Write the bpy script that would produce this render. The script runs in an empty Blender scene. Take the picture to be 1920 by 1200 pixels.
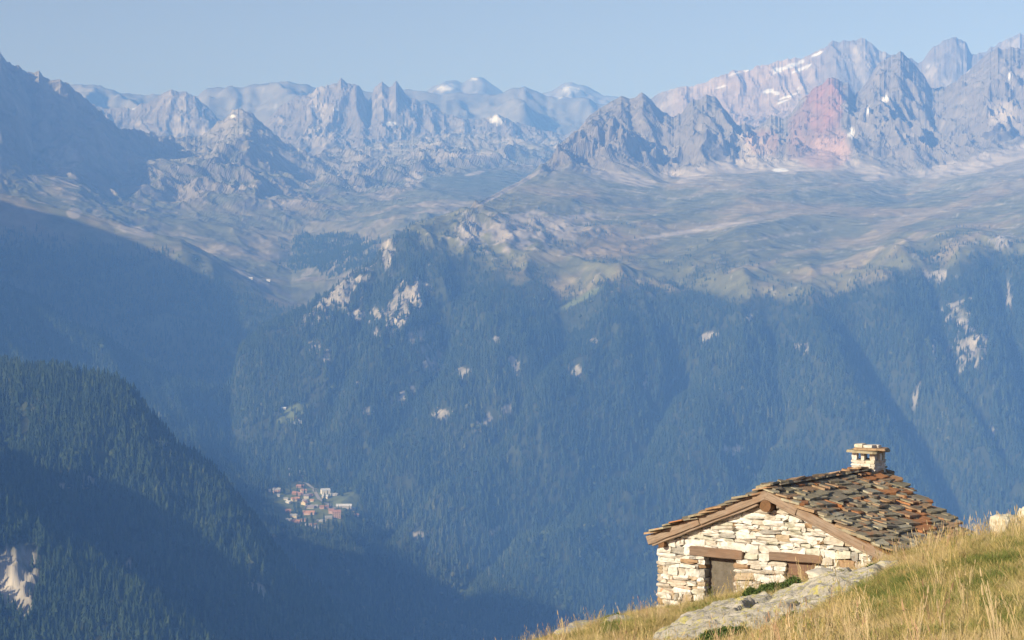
import bpy, bmesh, math, random
import numpy as np
from mathutils import Vector, Matrix, noise as mnoise

scene = bpy.context.scene
C = scene.collection
R = math.radians
F_PX = 4330.0                      # focal length in photo pixels (1920 wide)

# ------------------------------------------------------------------ camera
cam_data = bpy.data.cameras.new("camera")
cam = bpy.data.objects.new("camera", cam_data)
C.objects.link(cam)
cam.location = (0, 0, 0)
cam.rotation_euler = (R(90), 0, 0)
cam_data.sensor_fit = 'HORIZONTAL'
cam_data.sensor_width = 36.0
cam_data.lens = 36.0 * F_PX / 1920.0
cam_data.shift_y = -100.0 / 1920.0  # level camera, horizon a little above the middle
cam_data.clip_start = 0.2
cam_data.clip_end = 120000.0
scene.camera = cam

# ------------------------------------------------------------------ light
SUN_EL = R(23.0)
SUN_H = Vector((-0.74, -0.67)).normalized()          # horizontal direction towards the sun
sun_dir = Vector((SUN_H.x * math.cos(SUN_EL), SUN_H.y * math.cos(SUN_EL), math.sin(SUN_EL)))
world = bpy.data.worlds.new("World")
scene.world = world
world.use_nodes = True
wn, wl = world.node_tree.nodes, world.node_tree.links
bg = wn["Background"]
skyt = wn.new("ShaderNodeTexSky")
skyt.sky_type = 'NISHITA'
skyt.sun_disc = False
skyt.sun_elevation = SUN_EL
skyt.sun_rotation = math.atan2(SUN_H.x, SUN_H.y)
skyt.altitude = 2000.0
skyt.air_density = 1.0
skyt.dust_density = 4.5
skyt.ozone_density = 3.0
tint = wn.new("ShaderNodeMix")                        # slightly greyer, dustier air than the clear-sky model
tint.data_type = 'RGBA'; tint.blend_type = 'MULTIPLY'; tint.inputs[0].default_value = 1.0
tint.inputs[7].default_value = (1.31, 0.94, 0.81, 1)
wl.new(skyt.outputs[0], tint.inputs[6])
wl.new(tint.outputs[2], bg.inputs[0])
bg.inputs[1].default_value = 0.085
sun_data = bpy.data.lights.new("sun", 'SUN')
sun_data.energy = 4.9
sun_data.angle = R(0.5)
sun_data.color = (1.0, 0.94, 0.86)
sun = bpy.data.objects.new("sun", sun_data)
C.objects.link(sun)
sun.rotation_euler = sun_dir.to_track_quat('Z', 'Y').to_euler()

vs = scene.view_settings
vs.view_transform = 'Standard'
vs.look = 'None'
vs.exposure = 0.5
vs.gamma = 1.0
vs.use_curve_mapping = False
scene.render.engine = 'CYCLES'
scene.cycles.use_denoising = True
scene.cycles.max_bounces = 6
scene.cycles.diffuse_bounces = 3
scene.cycles.volume_bounces = 1
scene.cycles.transparent_max_bounces = 8

# ------------------------------------------------------------------ helpers
rng = np.random.default_rng(7)
rnd = random.Random(11)


def P(px, py, Y):
    """a point of the place: photo direction and true distance in metres"""
    return Vector(((px - 960.0) / F_PX * Y, Y, -(py - 500.0) / F_PX * Y))


def hash2(ix, iy, seed):
    h = (ix.astype(np.int64) * 374761393 + iy.astype(np.int64) * 668265263 + seed * 1442695041) & 0xFFFFFFFF
    h = ((h ^ (h >> 13)) * 1274126177) & 0xFFFFFFFF
    h = (h ^ (h >> 16)) & 0xFFFFFFFF
    return h.astype(np.float32) / np.float32(4294967296.0)


def pnoise(x, y, seed=0):
    """gradient noise, about -1..1"""
    x0 = np.floor(x); y0 = np.floor(y)
    fx = (x - x0).astype(np.float32); fy = (y - y0).astype(np.float32)
    u = fx * fx * fx * (fx * (fx * 6 - 15) + 10)
    v = fy * fy * fy * (fy * (fy * 6 - 15) + 10)
    def g(dx, dy):
        a = hash2(x0 + dx, y0 + dy, seed) * np.float32(2 * np.pi)
        return np.cos(a) * (fx - dx) + np.sin(a) * (fy - dy)
    n0 = g(0, 0) * (1 - u) + g(1, 0) * u
    n1 = g(0, 1) * (1 - u) + g(1, 1) * u
    return (n0 * (1 - v) + n1 * v) * 1.5


def fbm(x, y, octv=4, seed=0, gain=0.5):
    s = 0; a = 1.0; t = 0
    for i in range(octv):
        s = s + a * pnoise(x * 2 ** i, y * 2 ** i, seed + i * 17)
        t += a; a *= gain
    return s / t


def ridged(x, y, octv=4, seed=0, gain=0.5):
    """0..1, sharp ridges at 1"""
    s = 0; a = 1.0; t = 0; w = 1.0
    for i in range(octv):
        n = 1.0 - np.abs(pnoise(x * 2 ** i, y * 2 ** i, seed + i * 31))
        n = n * n
        s = s + a * n * w
        w = np.clip(n * 1.6, 0, 1)
        t += a; a *= gain
    return s / t


def smooth(a, b, x):
    t = np.clip((x - a) / (b - a), 0, 1)
    return t * t * (3 - 2 * t)


def tag(o, label=None, cat=None, group=None, kind=None):
    if label: o["label"] = label
    if cat: o["category"] = cat
    if group: o["group"] = group
    if kind: o["kind"] = kind
    return o


def link(name, me, mat=None, parent=None):
    o = bpy.data.objects.new(name, me)
    C.objects.link(o)
    if mat and me is not None and not me.materials:
        me.materials.append(mat)
    if parent:
        o.parent = parent
    return o


# ------------------------------------------------------------------ materials
def new_mat(name):
    m = bpy.data.materials.new(name)
    m.use_nodes = True
    nt = m.node_tree
    b = nt.nodes["Principled BSDF"]
    b.inputs["Roughness"].default_value = 0.9
    b.inputs["Specular IOR Level"].default_value = 0.2
    return m, nt, b


def N(nt, t, **kw):
    n = nt.nodes.new(t)
    for k, v in kw.items():
        if k.startswith("i_"):
            key = k[2:]
            key = int(key) if key.isdigit() else key.replace("_", " ")
            n.inputs[key].default_value = v
        else:
            setattr(n, k, v)
    return n


def ramp(nt, fac, stops):
    r = nt.nodes.new("ShaderNodeValToRGB")
    e = r.color_ramp.elements
    while len(e) < len(stops):
        e.new(0.5)
    for i, (p, c) in enumerate(stops):
        e[i].position = p
        e[i].color = (*c, 1)
    nt.links.new(fac, r.inputs[0])
    return r.outputs[0]


def mixc(nt, fac, a, b, mode='MIX'):
    m = nt.nodes.new("ShaderNodeMix")
    m.data_type = 'RGBA'
    m.blend_type = mode
    for s, v in ((0, fac), (6, a), (7, b)):
        if hasattr(v, "links"):
            nt.links.new(v, m.inputs[s])
        elif s == 0:
            m.inputs[0].default_value = v
        else:
            m.inputs[s].default_value = (*v, 1)
    return m.outputs[2]


def terrain_mat(name, scale, bump):
    """land-cover colour of each spot times fine procedural variation, with fine relief"""
    m, nt, b = new_mat(name)
    at = N(nt, "ShaderNodeAttribute", attribute_name="cover")
    tc = N(nt, "ShaderNodeTexCoord")
    n1 = N(nt, "ShaderNodeTexNoise", i_Scale=scale, i_Detail=6.0, i_Roughness=0.65)
    nt.links.new(tc.outputs["Object"], n1.inputs["Vector"])
    v = ramp(nt, n1.outputs[0], [(0.25, (0.62, 0.62, 0.62)), (0.75, (1.3, 1.28, 1.24))])
    col = mixc(nt, 1.0, at.outputs["Color"], v, 'MULTIPLY')
    nt.links.new(col, b.inputs["Base Color"])
    n2 = N(nt, "ShaderNodeTexNoise", noise_type='RIDGED_MULTIFRACTAL', i_Scale=scale * 0.8, i_Detail=8.0, i_Roughness=0.62, i_Lacunarity=2.1)
    nt.links.new(tc.outputs["Object"], n2.inputs["Vector"])
    bp = N(nt, "ShaderNodeBump", i_Strength=bump, i_Distance=0.45 / scale)
    nt.links.new(n2.outputs[0], bp.inputs["Height"])
    nt.links.new(bp.outputs[0], b.inputs["Normal"])
    b.inputs["Roughness"].default_value = 1.0
    b.inputs["Specular IOR Level"].default_value = 0.0
    return m


# ------------------------------------------------------------------ lofted terrain
def columns(lo, hi, n_in, outer_lo, outer_hi, n_out):
    a = np.linspace(lo, hi, n_in)
    k = np.linspace(0, 1, n_out + 1)[1:]
    left = lo + (outer_lo - lo) * k ** 1.6
    right = hi + (outer_hi - hi) * k ** 1.6
    return np.concatenate([left[::-1], a, right])


def pchip_eval(xk, yk, xq):
    """monotone cubic through K nodes, per column. xk,yk (K,n); xq (m,n) -> (m,n)"""
    K, n = xk.shape
    h = np.diff(xk, axis=0); d = np.diff(yk, axis=0) / h
    m = np.zeros_like(yk)
    m[0] = d[0]; m[-1] = d[-1]
    for i in range(1, K - 1):
        same = d[i - 1] * d[i] > 0
        w1 = 2 * h[i] + h[i - 1]; w2 = h[i] + 2 * h[i - 1]
        with np.errstate(divide='ignore', invalid='ignore'):
            mm = (w1 + w2) / (w1 / d[i - 1] + w2 / d[i])
        m[i] = np.where(same, mm, 0)
    return h, d, m


class Loft:
    """terrain sheet through feature lines (ridges, valleys, terrace edges) running across the view, ordered by distance"""
    def __init__(self, px, curves, rows, round_=1.0, sep=15.0, jag=None):
        self.px = px
        K = len(curves)
        Yk = np.zeros((K, len(px))); Zk = np.zeros((K, len(px)))
        for i, c in enumerate(curves):
            c = np.array(sorted(c), dtype=float)
            Yk[i] = np.interp(px, c[:, 0], c[:, 2]) * 1000.0
            Zk[i] = -(np.interp(px, c[:, 0], c[:, 1]) - 500.0) / F_PX * Yk[i]
        for i, (amp, lo, hi, seed) in (jag or {}).items():          # broken rocky skyline
            a = np.interp(px, [q[0] for q in amp], [q[1] for q in amp]) * smooth(lo - 20, lo + 20, px) * smooth(hi + 20, hi - 20, px)
            jg = 0.55 * fbm(px / 26.0, px * 0 + 0.3, 4, seed, 0.7) + 0.9 * (ridged(px / 34.0, px * 0 + 0.7, 4, seed + 5, 0.65) - 0.55)
            Zk[i] += a * jg / F_PX * Yk[i]
        for i in range(1, K):
            Yk[i] = np.maximum(Yk[i], Yk[i - 1] + sep)
        h, d, m = pchip_eval(Yk, Zk, None)
        ys, zs, vv = [], [], []
        for i in range(K - 1):
            t = np.linspace(0, 1, rows[i], endpoint=(i == K - 2))[:, None]
            y = Yk[i] + t * h[i]
            zl = Zk[i] + t * (Zk[i + 1] - Zk[i])
            h00 = 2 * t ** 3 - 3 * t ** 2 + 1; h10 = t ** 3 - 2 * t ** 2 + t
            h01 = -2 * t ** 3 + 3 * t ** 2; h11 = t ** 3 - t ** 2
            zp = h00 * Zk[i] + h10 * h[i] * m[i] + h01 * Zk[i + 1] + h11 * h[i] * m[i + 1]
            ys.append(y); zs.append(zl + (zp - zl) * round_)
            vv.append(np.repeat(i + t, len(px), axis=1))
        self.Y = np.concatenate(ys); self.Z = np.concatenate(zs); self.V = np.concatenate(vv)
        self.X = (px - 960.0)[None, :] / F_PX * self.Y
        self.PX = np.repeat(px[None, :], self.Y.shape[0], axis=0)

    def py(self):
        return 500.0 - self.Z / self.Y * F_PX

    def slope(self):
        """steepness (tan) and downhill x component from finite differences of the sheet"""
        X, Y, Z = self.X, self.Y, self.Z
        dXi = np.gradient(X, axis=1); dZi = np.gradient(Z, axis=1); dYi = np.gradient(Y, axis=1)
        dXj = np.gradient(X, axis=0); dYj = np.gradient(Y, axis=0); dZj = np.gradient(Z, axis=0)
        det = dXi * dYj - dXj * dYi
        det = np.where(np.abs(det) < 1e-6, 1e-6, det)
        gx = (dZi * dYj - dZj * dYi) / det
        gy = (dXi * dZj - dXj * dZi) / det
        return np.sqrt(gx * gx + gy * gy), gx, gy

    def mesh(self, name, cover=None, crag=None):
        nr, nc = self.Y.shape
        me = bpy.data.meshes.new(name)
        co = np.stack([self.X, self.Y, self.Z], axis=-1).astype(np.float32).reshape(-1)
        me.vertices.add(nr * nc)
        me.vertices.foreach_set("co", co)
        r = np.arange(nr - 1)[:, None]; c = np.arange(nc - 1)[None, :]
        a = r * nc + c
        quads = np.stack([a, a + 1, a + nc + 1, a + nc], axis=-1).reshape(-1, 4)
        nq = len(quads)
        me.loops.add(nq * 4)
        me.loops.foreach_set("vertex_index", quads.reshape(-1).astype(np.int32))
        me.polygons.add(nq)
        me.polygons.foreach_set("loop_start", (np.arange(nq) * 4).astype(np.int32))
        me.update(calc_edges=True)
        if crag is not None:                       # broken rock: hard facets
            fa = me.attributes.new("sharp_face", 'BOOLEAN', 'FACE')
            fa.data.foreach_set("value", np.ascontiguousarray(crag[:-1, :-1]).reshape(-1).astype(bool))
        if cover is not None:
            at = me.color_attributes.new("cover", 'FLOAT_COLOR', 'POINT')
            rgba = np.ones((nr * nc, 4), dtype=np.float32)
            rgba[:, :3] = cover.reshape(-1, 3)
            at.data.foreach_set("color", rgba.reshape(-1))
        return me

    def hit(self, px, py):
        """first surface point seen in a given direction"""
        j = int(np.argmin(np.abs(self.px - px)))
        p = 500.0 - self.Z[:, j] / self.Y[:, j] * F_PX
        ok = np.nonzero((p <= py))[0]
        i = ok[0] if len(ok) else len(p) - 1
        i0 = max(i - 1, 0)
        t = 0.0 if p[i0] == p[i] else np.clip((p[i0] - py) / (p[i0] - p[i]), 0, 1)
        y = self.Y[i0, j] + t * (self.Y[i, j] - self.Y[i0, j])
        z = self.Z[i0, j] + t * (self.Z[i, j] - self.Z[i0, j])
        return Vector(((px - 960.0) / F_PX * y, y, z))


def blob(PX, PY, cx, cy, rx, ry, ang=0.0, wob=None):
    """soft patch mask (1 inside) with an uneven outline"""
    c, s = math.cos(R(ang)), math.sin(R(ang))
    dx, dy = PX - cx, PY - cy
    a = (dx * c + dy * s) / rx; b = (-dx * s + dy * c) / ry
    d = np.sqrt(a * a + b * b)
    if wob is not None:
        d = d + wob
    return 1 - smooth(0.8, 1.1, d)


def put(cov, mask, col):
    m = mask[..., None]
    return cov * (1 - m) + np.array(col, dtype=np.float32) * m
# ------------------------------------------------------------------ the valley and its slopes (near terrain)
GRASS = (0.17, 0.17, 0.075); GRASS_DRY = (0.27, 0.215, 0.11); GRASS_DK = (0.085, 0.10, 0.045)
ROCK = (0.215, 0.195, 0.165); ROCK_LT = (0.35, 0.32, 0.275); SCREE = (0.42, 0.38, 0.33)
RED = (0.40, 0.17, 0.11); SNOW = (0.86, 0.87, 0.88); WOOD_FLOOR = (0.05, 0.06, 0.028)

px1 = columns(-70, 1990, 800, -2700, 2800, 34)
A_ = [(-3000, 1660, .11), (3000, 1660, .11)]
B_ = [(-3000, 900, 1.5), (-1500, 1150, 1.6), (-400, 1500, 1.7), (450, 1700, 1.8), (900, 2000, 2.0), (3000, 2015, 2.0)]
C_ = [(-3000, 800, 2.2), (-1500, 900, 2.4), (-400, 1250, 2.5), (0, 1420, 2.55), (450, 1480, 2.55), (900, 1560, 3.4), (3000, 1560, 3.5)]
D_ = [(-3000, 400, 2.5), (-1500, 470, 2.7), (-800, 530, 2.9), (-400, 630, 2.95), (-150, 805, 2.92), (0, 945, 2.9), (60, 1010, 2.88), (150, 1075, 2.85),
      (300, 1160, 2.8), (450, 1260, 2.78), (600, 1400, 2.75), (1000, 1560, 3.7), (3000, 1500, 3.8)]
E_ = [(-3000, 560, 2.75), (-1500, 690, 2.95), (-800, 790, 3.1), (-400, 880, 3.15), (0, 985, 3.08), (150, 1110, 3.03), (300, 1190, 2.98), (450, 1285, 2.93),
      (600, 1410, 2.9), (1000, 1540, 3.8), (3000, 1480, 3.9)]
F_ = [(-3000, 40, 3.5), (-1500, 120, 3.5), (-1000, 235, 3.6), (-700, 350, 3.65), (-400, 500, 3.7), (-100, 670, 3.66), (0, 708, 3.65), (60, 716, 3.62), (120, 714, 3.6), (215, 724, 3.55), (246, 748, 3.52),
      (285, 796, 3.49), (335, 848, 3.46), (400, 908, 3.42), (450, 972, 3.4), (490, 1026, 3.36), (520, 1084, 3.33), (560, 1142, 3.3),
      (612, 1215, 3.27), (750, 1380, 3.25), (1000, 1500, 3.9), (3000, 1460, 4.0)]
G_ = [(-3000, 500, 4.4), (-1500, 640, 4.4), (-400, 860, 4.5), (0, 900, 4.5), (200, 950, 4.5), (400, 1040, 4.6), (500, 1095, 4.7), (600, 1130, 4.75),
      (700, 1180, 4.75), (800, 1230, 4.7), (1000, 1330, 4.5), (1300, 1500, 4.2), (3000, 1700, 4.1)]
H1 = [(-3000, 400, 5.1), (-1500, 500, 5.2), (-400, 680, 5.2), (-150, 780, 5.2), (0, 830, 5.2), (200, 870, 5.2), (350, 930, 5.2), (480, 985, 5.25), (560, 1008, 5.25),
      (650, 1012, 5.25), (750, 1065, 5.15), (850, 1120, 5.05), (1000, 1200, 4.95), (1300, 1330, 4.8), (1920, 1480, 4.6), (3000, 1500, 4.5)]
H2 = [(-3000, 120, 5.5), (-1500, 200, 5.5), (-400, 390, 5.6), (-140, 560, 5.6), (0, 690, 5.6), (200, 770, 5.65), (350, 840, 5.7), (450, 885, 5.72), (520, 885, 5.75), (580, 882, 5.75),
      (640, 905, 5.62), (720, 960, 5.48), (850, 1020, 5.3), (1000, 1080, 5.2), (1300, 1180, 5.05), (1920, 1280, 4.9), (3000, 1300, 4.9)]
T_ = [(-3000, -60, 5.8), (-1500, -30, 5.85), (-830, 40, 5.85), (-400, 260, 5.85), (-120, 500, 5.85), (0, 615, 5.85), (200, 695, 5.87), (350, 790, 5.95), (430, 800, 6.05), (470, 730, 6.08), (520, 700, 6.1), (600, 640, 6.15), (700, 560, 6.3),
      (850, 500, 6.45), (1000, 525, 6.35), (1050, 555, 6.25), (1200, 535, 6.3), (1300, 525, 6.3), (1450, 545, 6.2), (1540, 555, 6.15),
      (1640, 520, 6.3), (1750, 480, 6.5), (1920, 455, 6.6), (3000, 430, 6.7)]
I1 = [(-3000, -120, 5.95), (-1500, -100, 5.98), (-830, -30, 6.0), (-400, 190, 6.0), (-120, 445, 6.0), (0, 570, 6.0), (200, 660, 6.0), (350, 760, 6.06), (430, 770, 6.12), (460, 690, 6.18), (500, 660, 6.2), (560, 625, 6.28), (640, 560, 6.4),
      (700, 500, 6.5), (735, 470, 6.6), (800, 440, 6.7), (870, 430, 6.8), (900, 425, 6.9), (1000, 435, 7.0), (1100, 450, 7.0), (1250, 450, 7.0),
      (1400, 440, 7.0), (1540, 455, 7.0), (1700, 420, 7.2), (1920, 385, 7.4), (3000, 350, 7.5)]
I2 = [(-3000, -170, 6.1), (-1500, -150, 6.1), (-830, -70, 6.1), (-400, 140, 6.1), (-120, 405, 6.1), (0, 553, 6.1), (200, 647, 6.1), (350, 738, 6.12), (430, 745, 6.18), (450, 662, 6.25), (500, 622, 6.3), (560, 590, 6.36), (640, 532, 6.5),
      (700, 470, 6.62), (735, 445, 6.72), (800, 410, 6.85), (870, 400, 7.05), (900, 390, 7.3), (1000, 350, 8.0), (1050, 335, 8.3), (1150, 345, 8.4),
      (1250, 350, 8.5), (1330, 330, 8.7), (1480, 324, 8.8), (1560, 322, 8.8), (1700, 348, 8.7), (1800, 332, 8.8), (1920, 295, 9.0), (3000, 260, 9.2)]
I3 = [(-3000, -200, 6.2), (-1500, -180, 6.2), (-830, -95, 6.2), (-400, 110, 6.2), (-120, 385, 6.2), (0, 545, 6.2), (100, 587, 6.2), (200, 640, 6.2), (300, 700, 6.2), (400, 765, 6.2), (425, 742, 6.25), (440, 690, 6.32), (448, 645, 6.36), (465, 628, 6.38),
      (500, 602, 6.42), (560, 572, 6.47), (600, 545, 6.52), (640, 512, 6.6), (670, 480, 6.66), (700, 453, 6.72), (735, 428, 6.82), (800, 393, 6.95), (870, 384, 7.2),
      (900, 374, 7.5), (1000, 322, 8.4), (1030, 300, 8.8), (1050, 268, 9.2), (1075, 248, 9.4), (1105, 215, 9.6), (1130, 198, 9.8), (1152, 188, 9.9), (1165, 180, 9.95), (1182, 186, 10.0), (1205, 175, 10.0),
      (1222, 188, 10.0), (1242, 210, 10.0), (1262, 222, 10.0), (1285, 205, 10.0), (1300, 186, 10.0), (1318, 180, 10.0), (1340, 182, 10.0), (1362, 205, 10.0), (1385, 236, 10.0),
      (1415, 240, 10.1), (1440, 222, 10.1), (1465, 224, 10.1), (1490, 200, 10.2), (1520, 172, 10.3), (1545, 148, 10.3), (1562, 142, 10.3), (1590, 154, 10.3), (1602, 176, 10.3), (1622, 156, 10.4),
      (1650, 116, 10.5), (1668, 108, 10.6), (1688, 98, 10.6), (1706, 112, 10.6), (1722, 128, 10.5), (1745, 158, 10.5), (1765, 165, 10.5), (1790, 150, 10.4), (1815, 130, 10.4),
      (1840, 108, 10.4), (1868, 92, 10.4), (1895, 88, 10.4), (1925, 95, 10.4), (2100, 80, 10.4), (3000, 40, 10.6)]
I3 = [(p, y + (11 if 430 < p < 880 else 0), d) for p, y, d in I3]
BK = [(p, y + (260 if p > 1000 else 140), d + (0.9 if p > 1000 else 0.5)) for p, y, d in I3]
# front to back; the ridge above the right-hand flank is the last visible line
L1 = Loft(px1, [A_, B_, C_, D_, E_, F_, G_, H1, H2, T_, I1, I2, I3, BK],
          [6, 10, 40, 16, 150, 40, 50, 90, 210, 60, 60, 120, 16], 0.8, 15.0, {12: ([(1000, 9), (1120, 7), (1160, 4), (1230, 4), (1270, 11), (1600, 13), (2100, 14)], 1040, 2200, 71)})


CLIFFS = [(630, 552, 58, 20, -42), (770, 560, 20, 34, 20), (745, 600, 34, 12, -30), (724, 455, 14, 16, 0), (728, 487, 8, 18, 0), (876, 432, 15, 24, 10), (812, 680, 26, 15, -38), (800, 655, 16, 7, -20),
          (592, 650, 22, 10, 30), (612, 668, 6, 14, 10), (757, 742, 22, 8, -30), (824, 775, 14, 9, -28), (866, 700, 14, 7, -30), (963, 686, 10, 13, 10), (932, 636, 14, 4, -15), (948, 768, 12, 7, -40),
          (670, 590, 10, 10, 0), (706, 590, 12, 8, 0), (664, 718, 5, 8, 0), (1078, 694, 8, 12, 20), (1210, 718, 4, 9, 0), (1372, 845, 16, 9, -20), (1418, 893, 14, 6, 0), (1815, 650, 34, 26, -40), (1800, 605, 18, 16, 0), (1790, 590, 10, 8, 0),
          (1790, 572, 32, 4, -22), (1750, 660, 5, 20, 0), (1718, 740, 5, 16, 10), (925, 996, 10, 4, -20), (1498, 650, 16, 6, 10), (1585, 708, 8, 5, 0), (1330, 630, 18, 7, -30), (1400, 600, 10, 5, -40), (1860, 810, 5, 14, -30),
          (325, 488, 8, 22, -30), (375, 575, 14, 12, 0), (482, 1108, 18, 9, 55), (243, 1055, 6, 24, 18), (160, 905, 28, 7, -10), (300, 838, 14, 10, 0), (5, 1125, 46, 82, 25), (0, 1100, 26, 40, 10), (50, 1160, 18, 9, -20),
          (474, 1005, 4, 8, 0), (788, 1002, 14, 6, 0), (915, 1070, 20, 4, 18), (740, 575, 10, 26, 25), (780, 630, 22, 9, -25), (905, 795, 20, 6, -38), (1300, 985, 6, 10, 0), (1760, 515, 20, 6, 0), (1880, 450, 14, 10, 0), (1890, 560, 6, 18, 0), (690, 770, 8, 5, 0), (1110, 640, 10, 4, -20)]
GULLIES = [([(1290, 590), (1200, 735), (1000, 890), (860, 990), (780, 1060)], 62, 165), ([(1600, 560), (1690, 690), (1760, 820), (1840, 1010)], 46, 125),
           ([(1880, 500), (1930, 700), (1990, 900)], 40, 90), ([(705, 480), (650, 640), (600, 740)], 36, 65), ([(860, 510), (810, 640), (690, 790), (640, 850)], 42, 85),
           ([(1060, 580), (960, 730), (800, 880), (720, 960)], 44, 90), ([(1450, 570), (1470, 700), (1380, 860), (1180, 1010)], 50, 105), ([(1750, 500), (1800, 700), (1900, 860)], 30, 65)]


def shape_L1(L):
    X, Y, PX = L.X / 1000, L.Y / 1000, L.PX
    py0 = L.py()
    wx = X + 0.12 * fbm(X * 2.3, Y * 2.3, 3, 5)
    wy = Y + 0.12 * fbm(X * 2.3 + 9, Y * 2.3 + 4, 3, 6)
    high = smooth(360, 300, py0) * smooth(980, 1060, PX) * smooth(7.6, 8.6, Y)       # rocky massif on the right
    mid = 1 - high
    away = smooth(2.2, 2.9, Y) * 0.9 + 0.1
    v = L.V
    crest = np.exp(-((v - 12.0) / 0.25) ** 2) * (1 - high * 0.4) + 0.9 * np.exp(-((v - 5.0) / 0.22) ** 2)
    village = np.exp(-(((PX - 585) / 130) ** 2 + ((py0 - 945) / 75) ** 2) ** 1.5)
    # gullies that run down the flanks (towards the viewer), broad ones and small ones
    g1 = ridged(wx * 2.1 + wy * 0.55, wy * 0.75, 3, 21)
    g2 = ridged(wx * 5.5 + wy * 1.2, wy * 2.0, 3, 41)
    base = fbm(wx * 1.3, wy * 1.3, 4, 3)
    fine = fbm(wx * 14, wy * 14, 4, 77)
    dz = mid * away * (70 * (g1 - 0.5) + 36 * (g2 - 0.5) + 24 * base + 8 * fine)
    flat = smooth(9.0, 10.0, v) * smooth(12.0, 11.2, v) * mid * smooth(850, 1000, PX)  # the pastures are calmer
    dz = dz * (1 - 0.85 * flat) * (1 - 0.75 * crest) * (1 - 0.93 * village)
    # main gullies of the flanks
    gul = np.zeros_like(dz)
    for pts, wd, dp in GULLIES:
        d2 = np.full(dz.shape, 1e9)
        for (ax, ay), (bx, by) in zip(pts[:-1], pts[1:]):
            ex, ey = bx - ax, by - ay
            t = np.clip(((PX - ax) * ex + (py0 - ay) * ey) / (ex * ex + ey * ey), 0, 1)
            d2 = np.minimum(d2, (PX - ax - t * ex) ** 2 + (py0 - ay - t * ey) ** 2)
        gul = np.maximum(gul, dp * np.exp(-np.sqrt(d2 + 4) / wd))
    dz = dz - 1.3 * gul * mid * smooth(6.6, 7.2, v)
    near = smooth(3.2, 3.0, v) * mid
    dz = dz * (1 - 0.4 * near)
    # cliffs: ribs and towers
    c1 = ridged(wx * 2.6, wy * 1.1, 5, 91, 0.55)
    c2 = ridged(wx * 9 + wy * 2, wy * 4, 4, 97, 0.6)
    c3 = fbm(wx * 30, wy * 20, 3, 99)
    dz = dz + high * (170 * (c1 - 0.55) + 62 * (c2 - 0.5) + 18 * c3) * (0.08 + 0.92 * smooth(12.0, 11.35, v)) * smooth(11.0, 11.4, v)
    cl = np.zeros_like(dz)
    nn = 0.5 * fbm(X * 22, Y * 22, 3, 202)
    for cx, cy, rx, ry, an in CLIFFS:
        cl = np.maximum(cl, blob(PX, py0, cx, cy, rx * 1.3, ry * 1.3, an, nn))
    cl = np.where(v > 2.5, cl, 0)
    dz = dz + cl * (26 * (ridged(wx * 16 + wy * 3, wy * 8, 4, 131, 0.6) - 0.35) + 10 * fbm(wx * 60, wy * 40, 2, 133))
    # rocky bluffs between pasture and forest, left of the middle
    bl = np.exp(-(((PX - 960) / 190) ** 2 + ((py0 - 440) / 55) ** 2))
    dz = dz + bl * 30 * (ridged(wx * 12, wy * 7, 4, 55) - 0.4)
    pas = smooth(9.3, 10, v) * smooth(11.3, 10.9, v) * smooth(900, 1050, PX)
    al, ac = wx * 0.60 + wy * 0.80, wx * 0.80 - wy * 0.60
    dz = dz + pas * 30 * (ridged(ac * 2.2, al * 0.7, 3, 57) - 0.5)
    L.Z = L.Z + dz
    return high, village


high1, village1 = shape_L1(L1)


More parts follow.
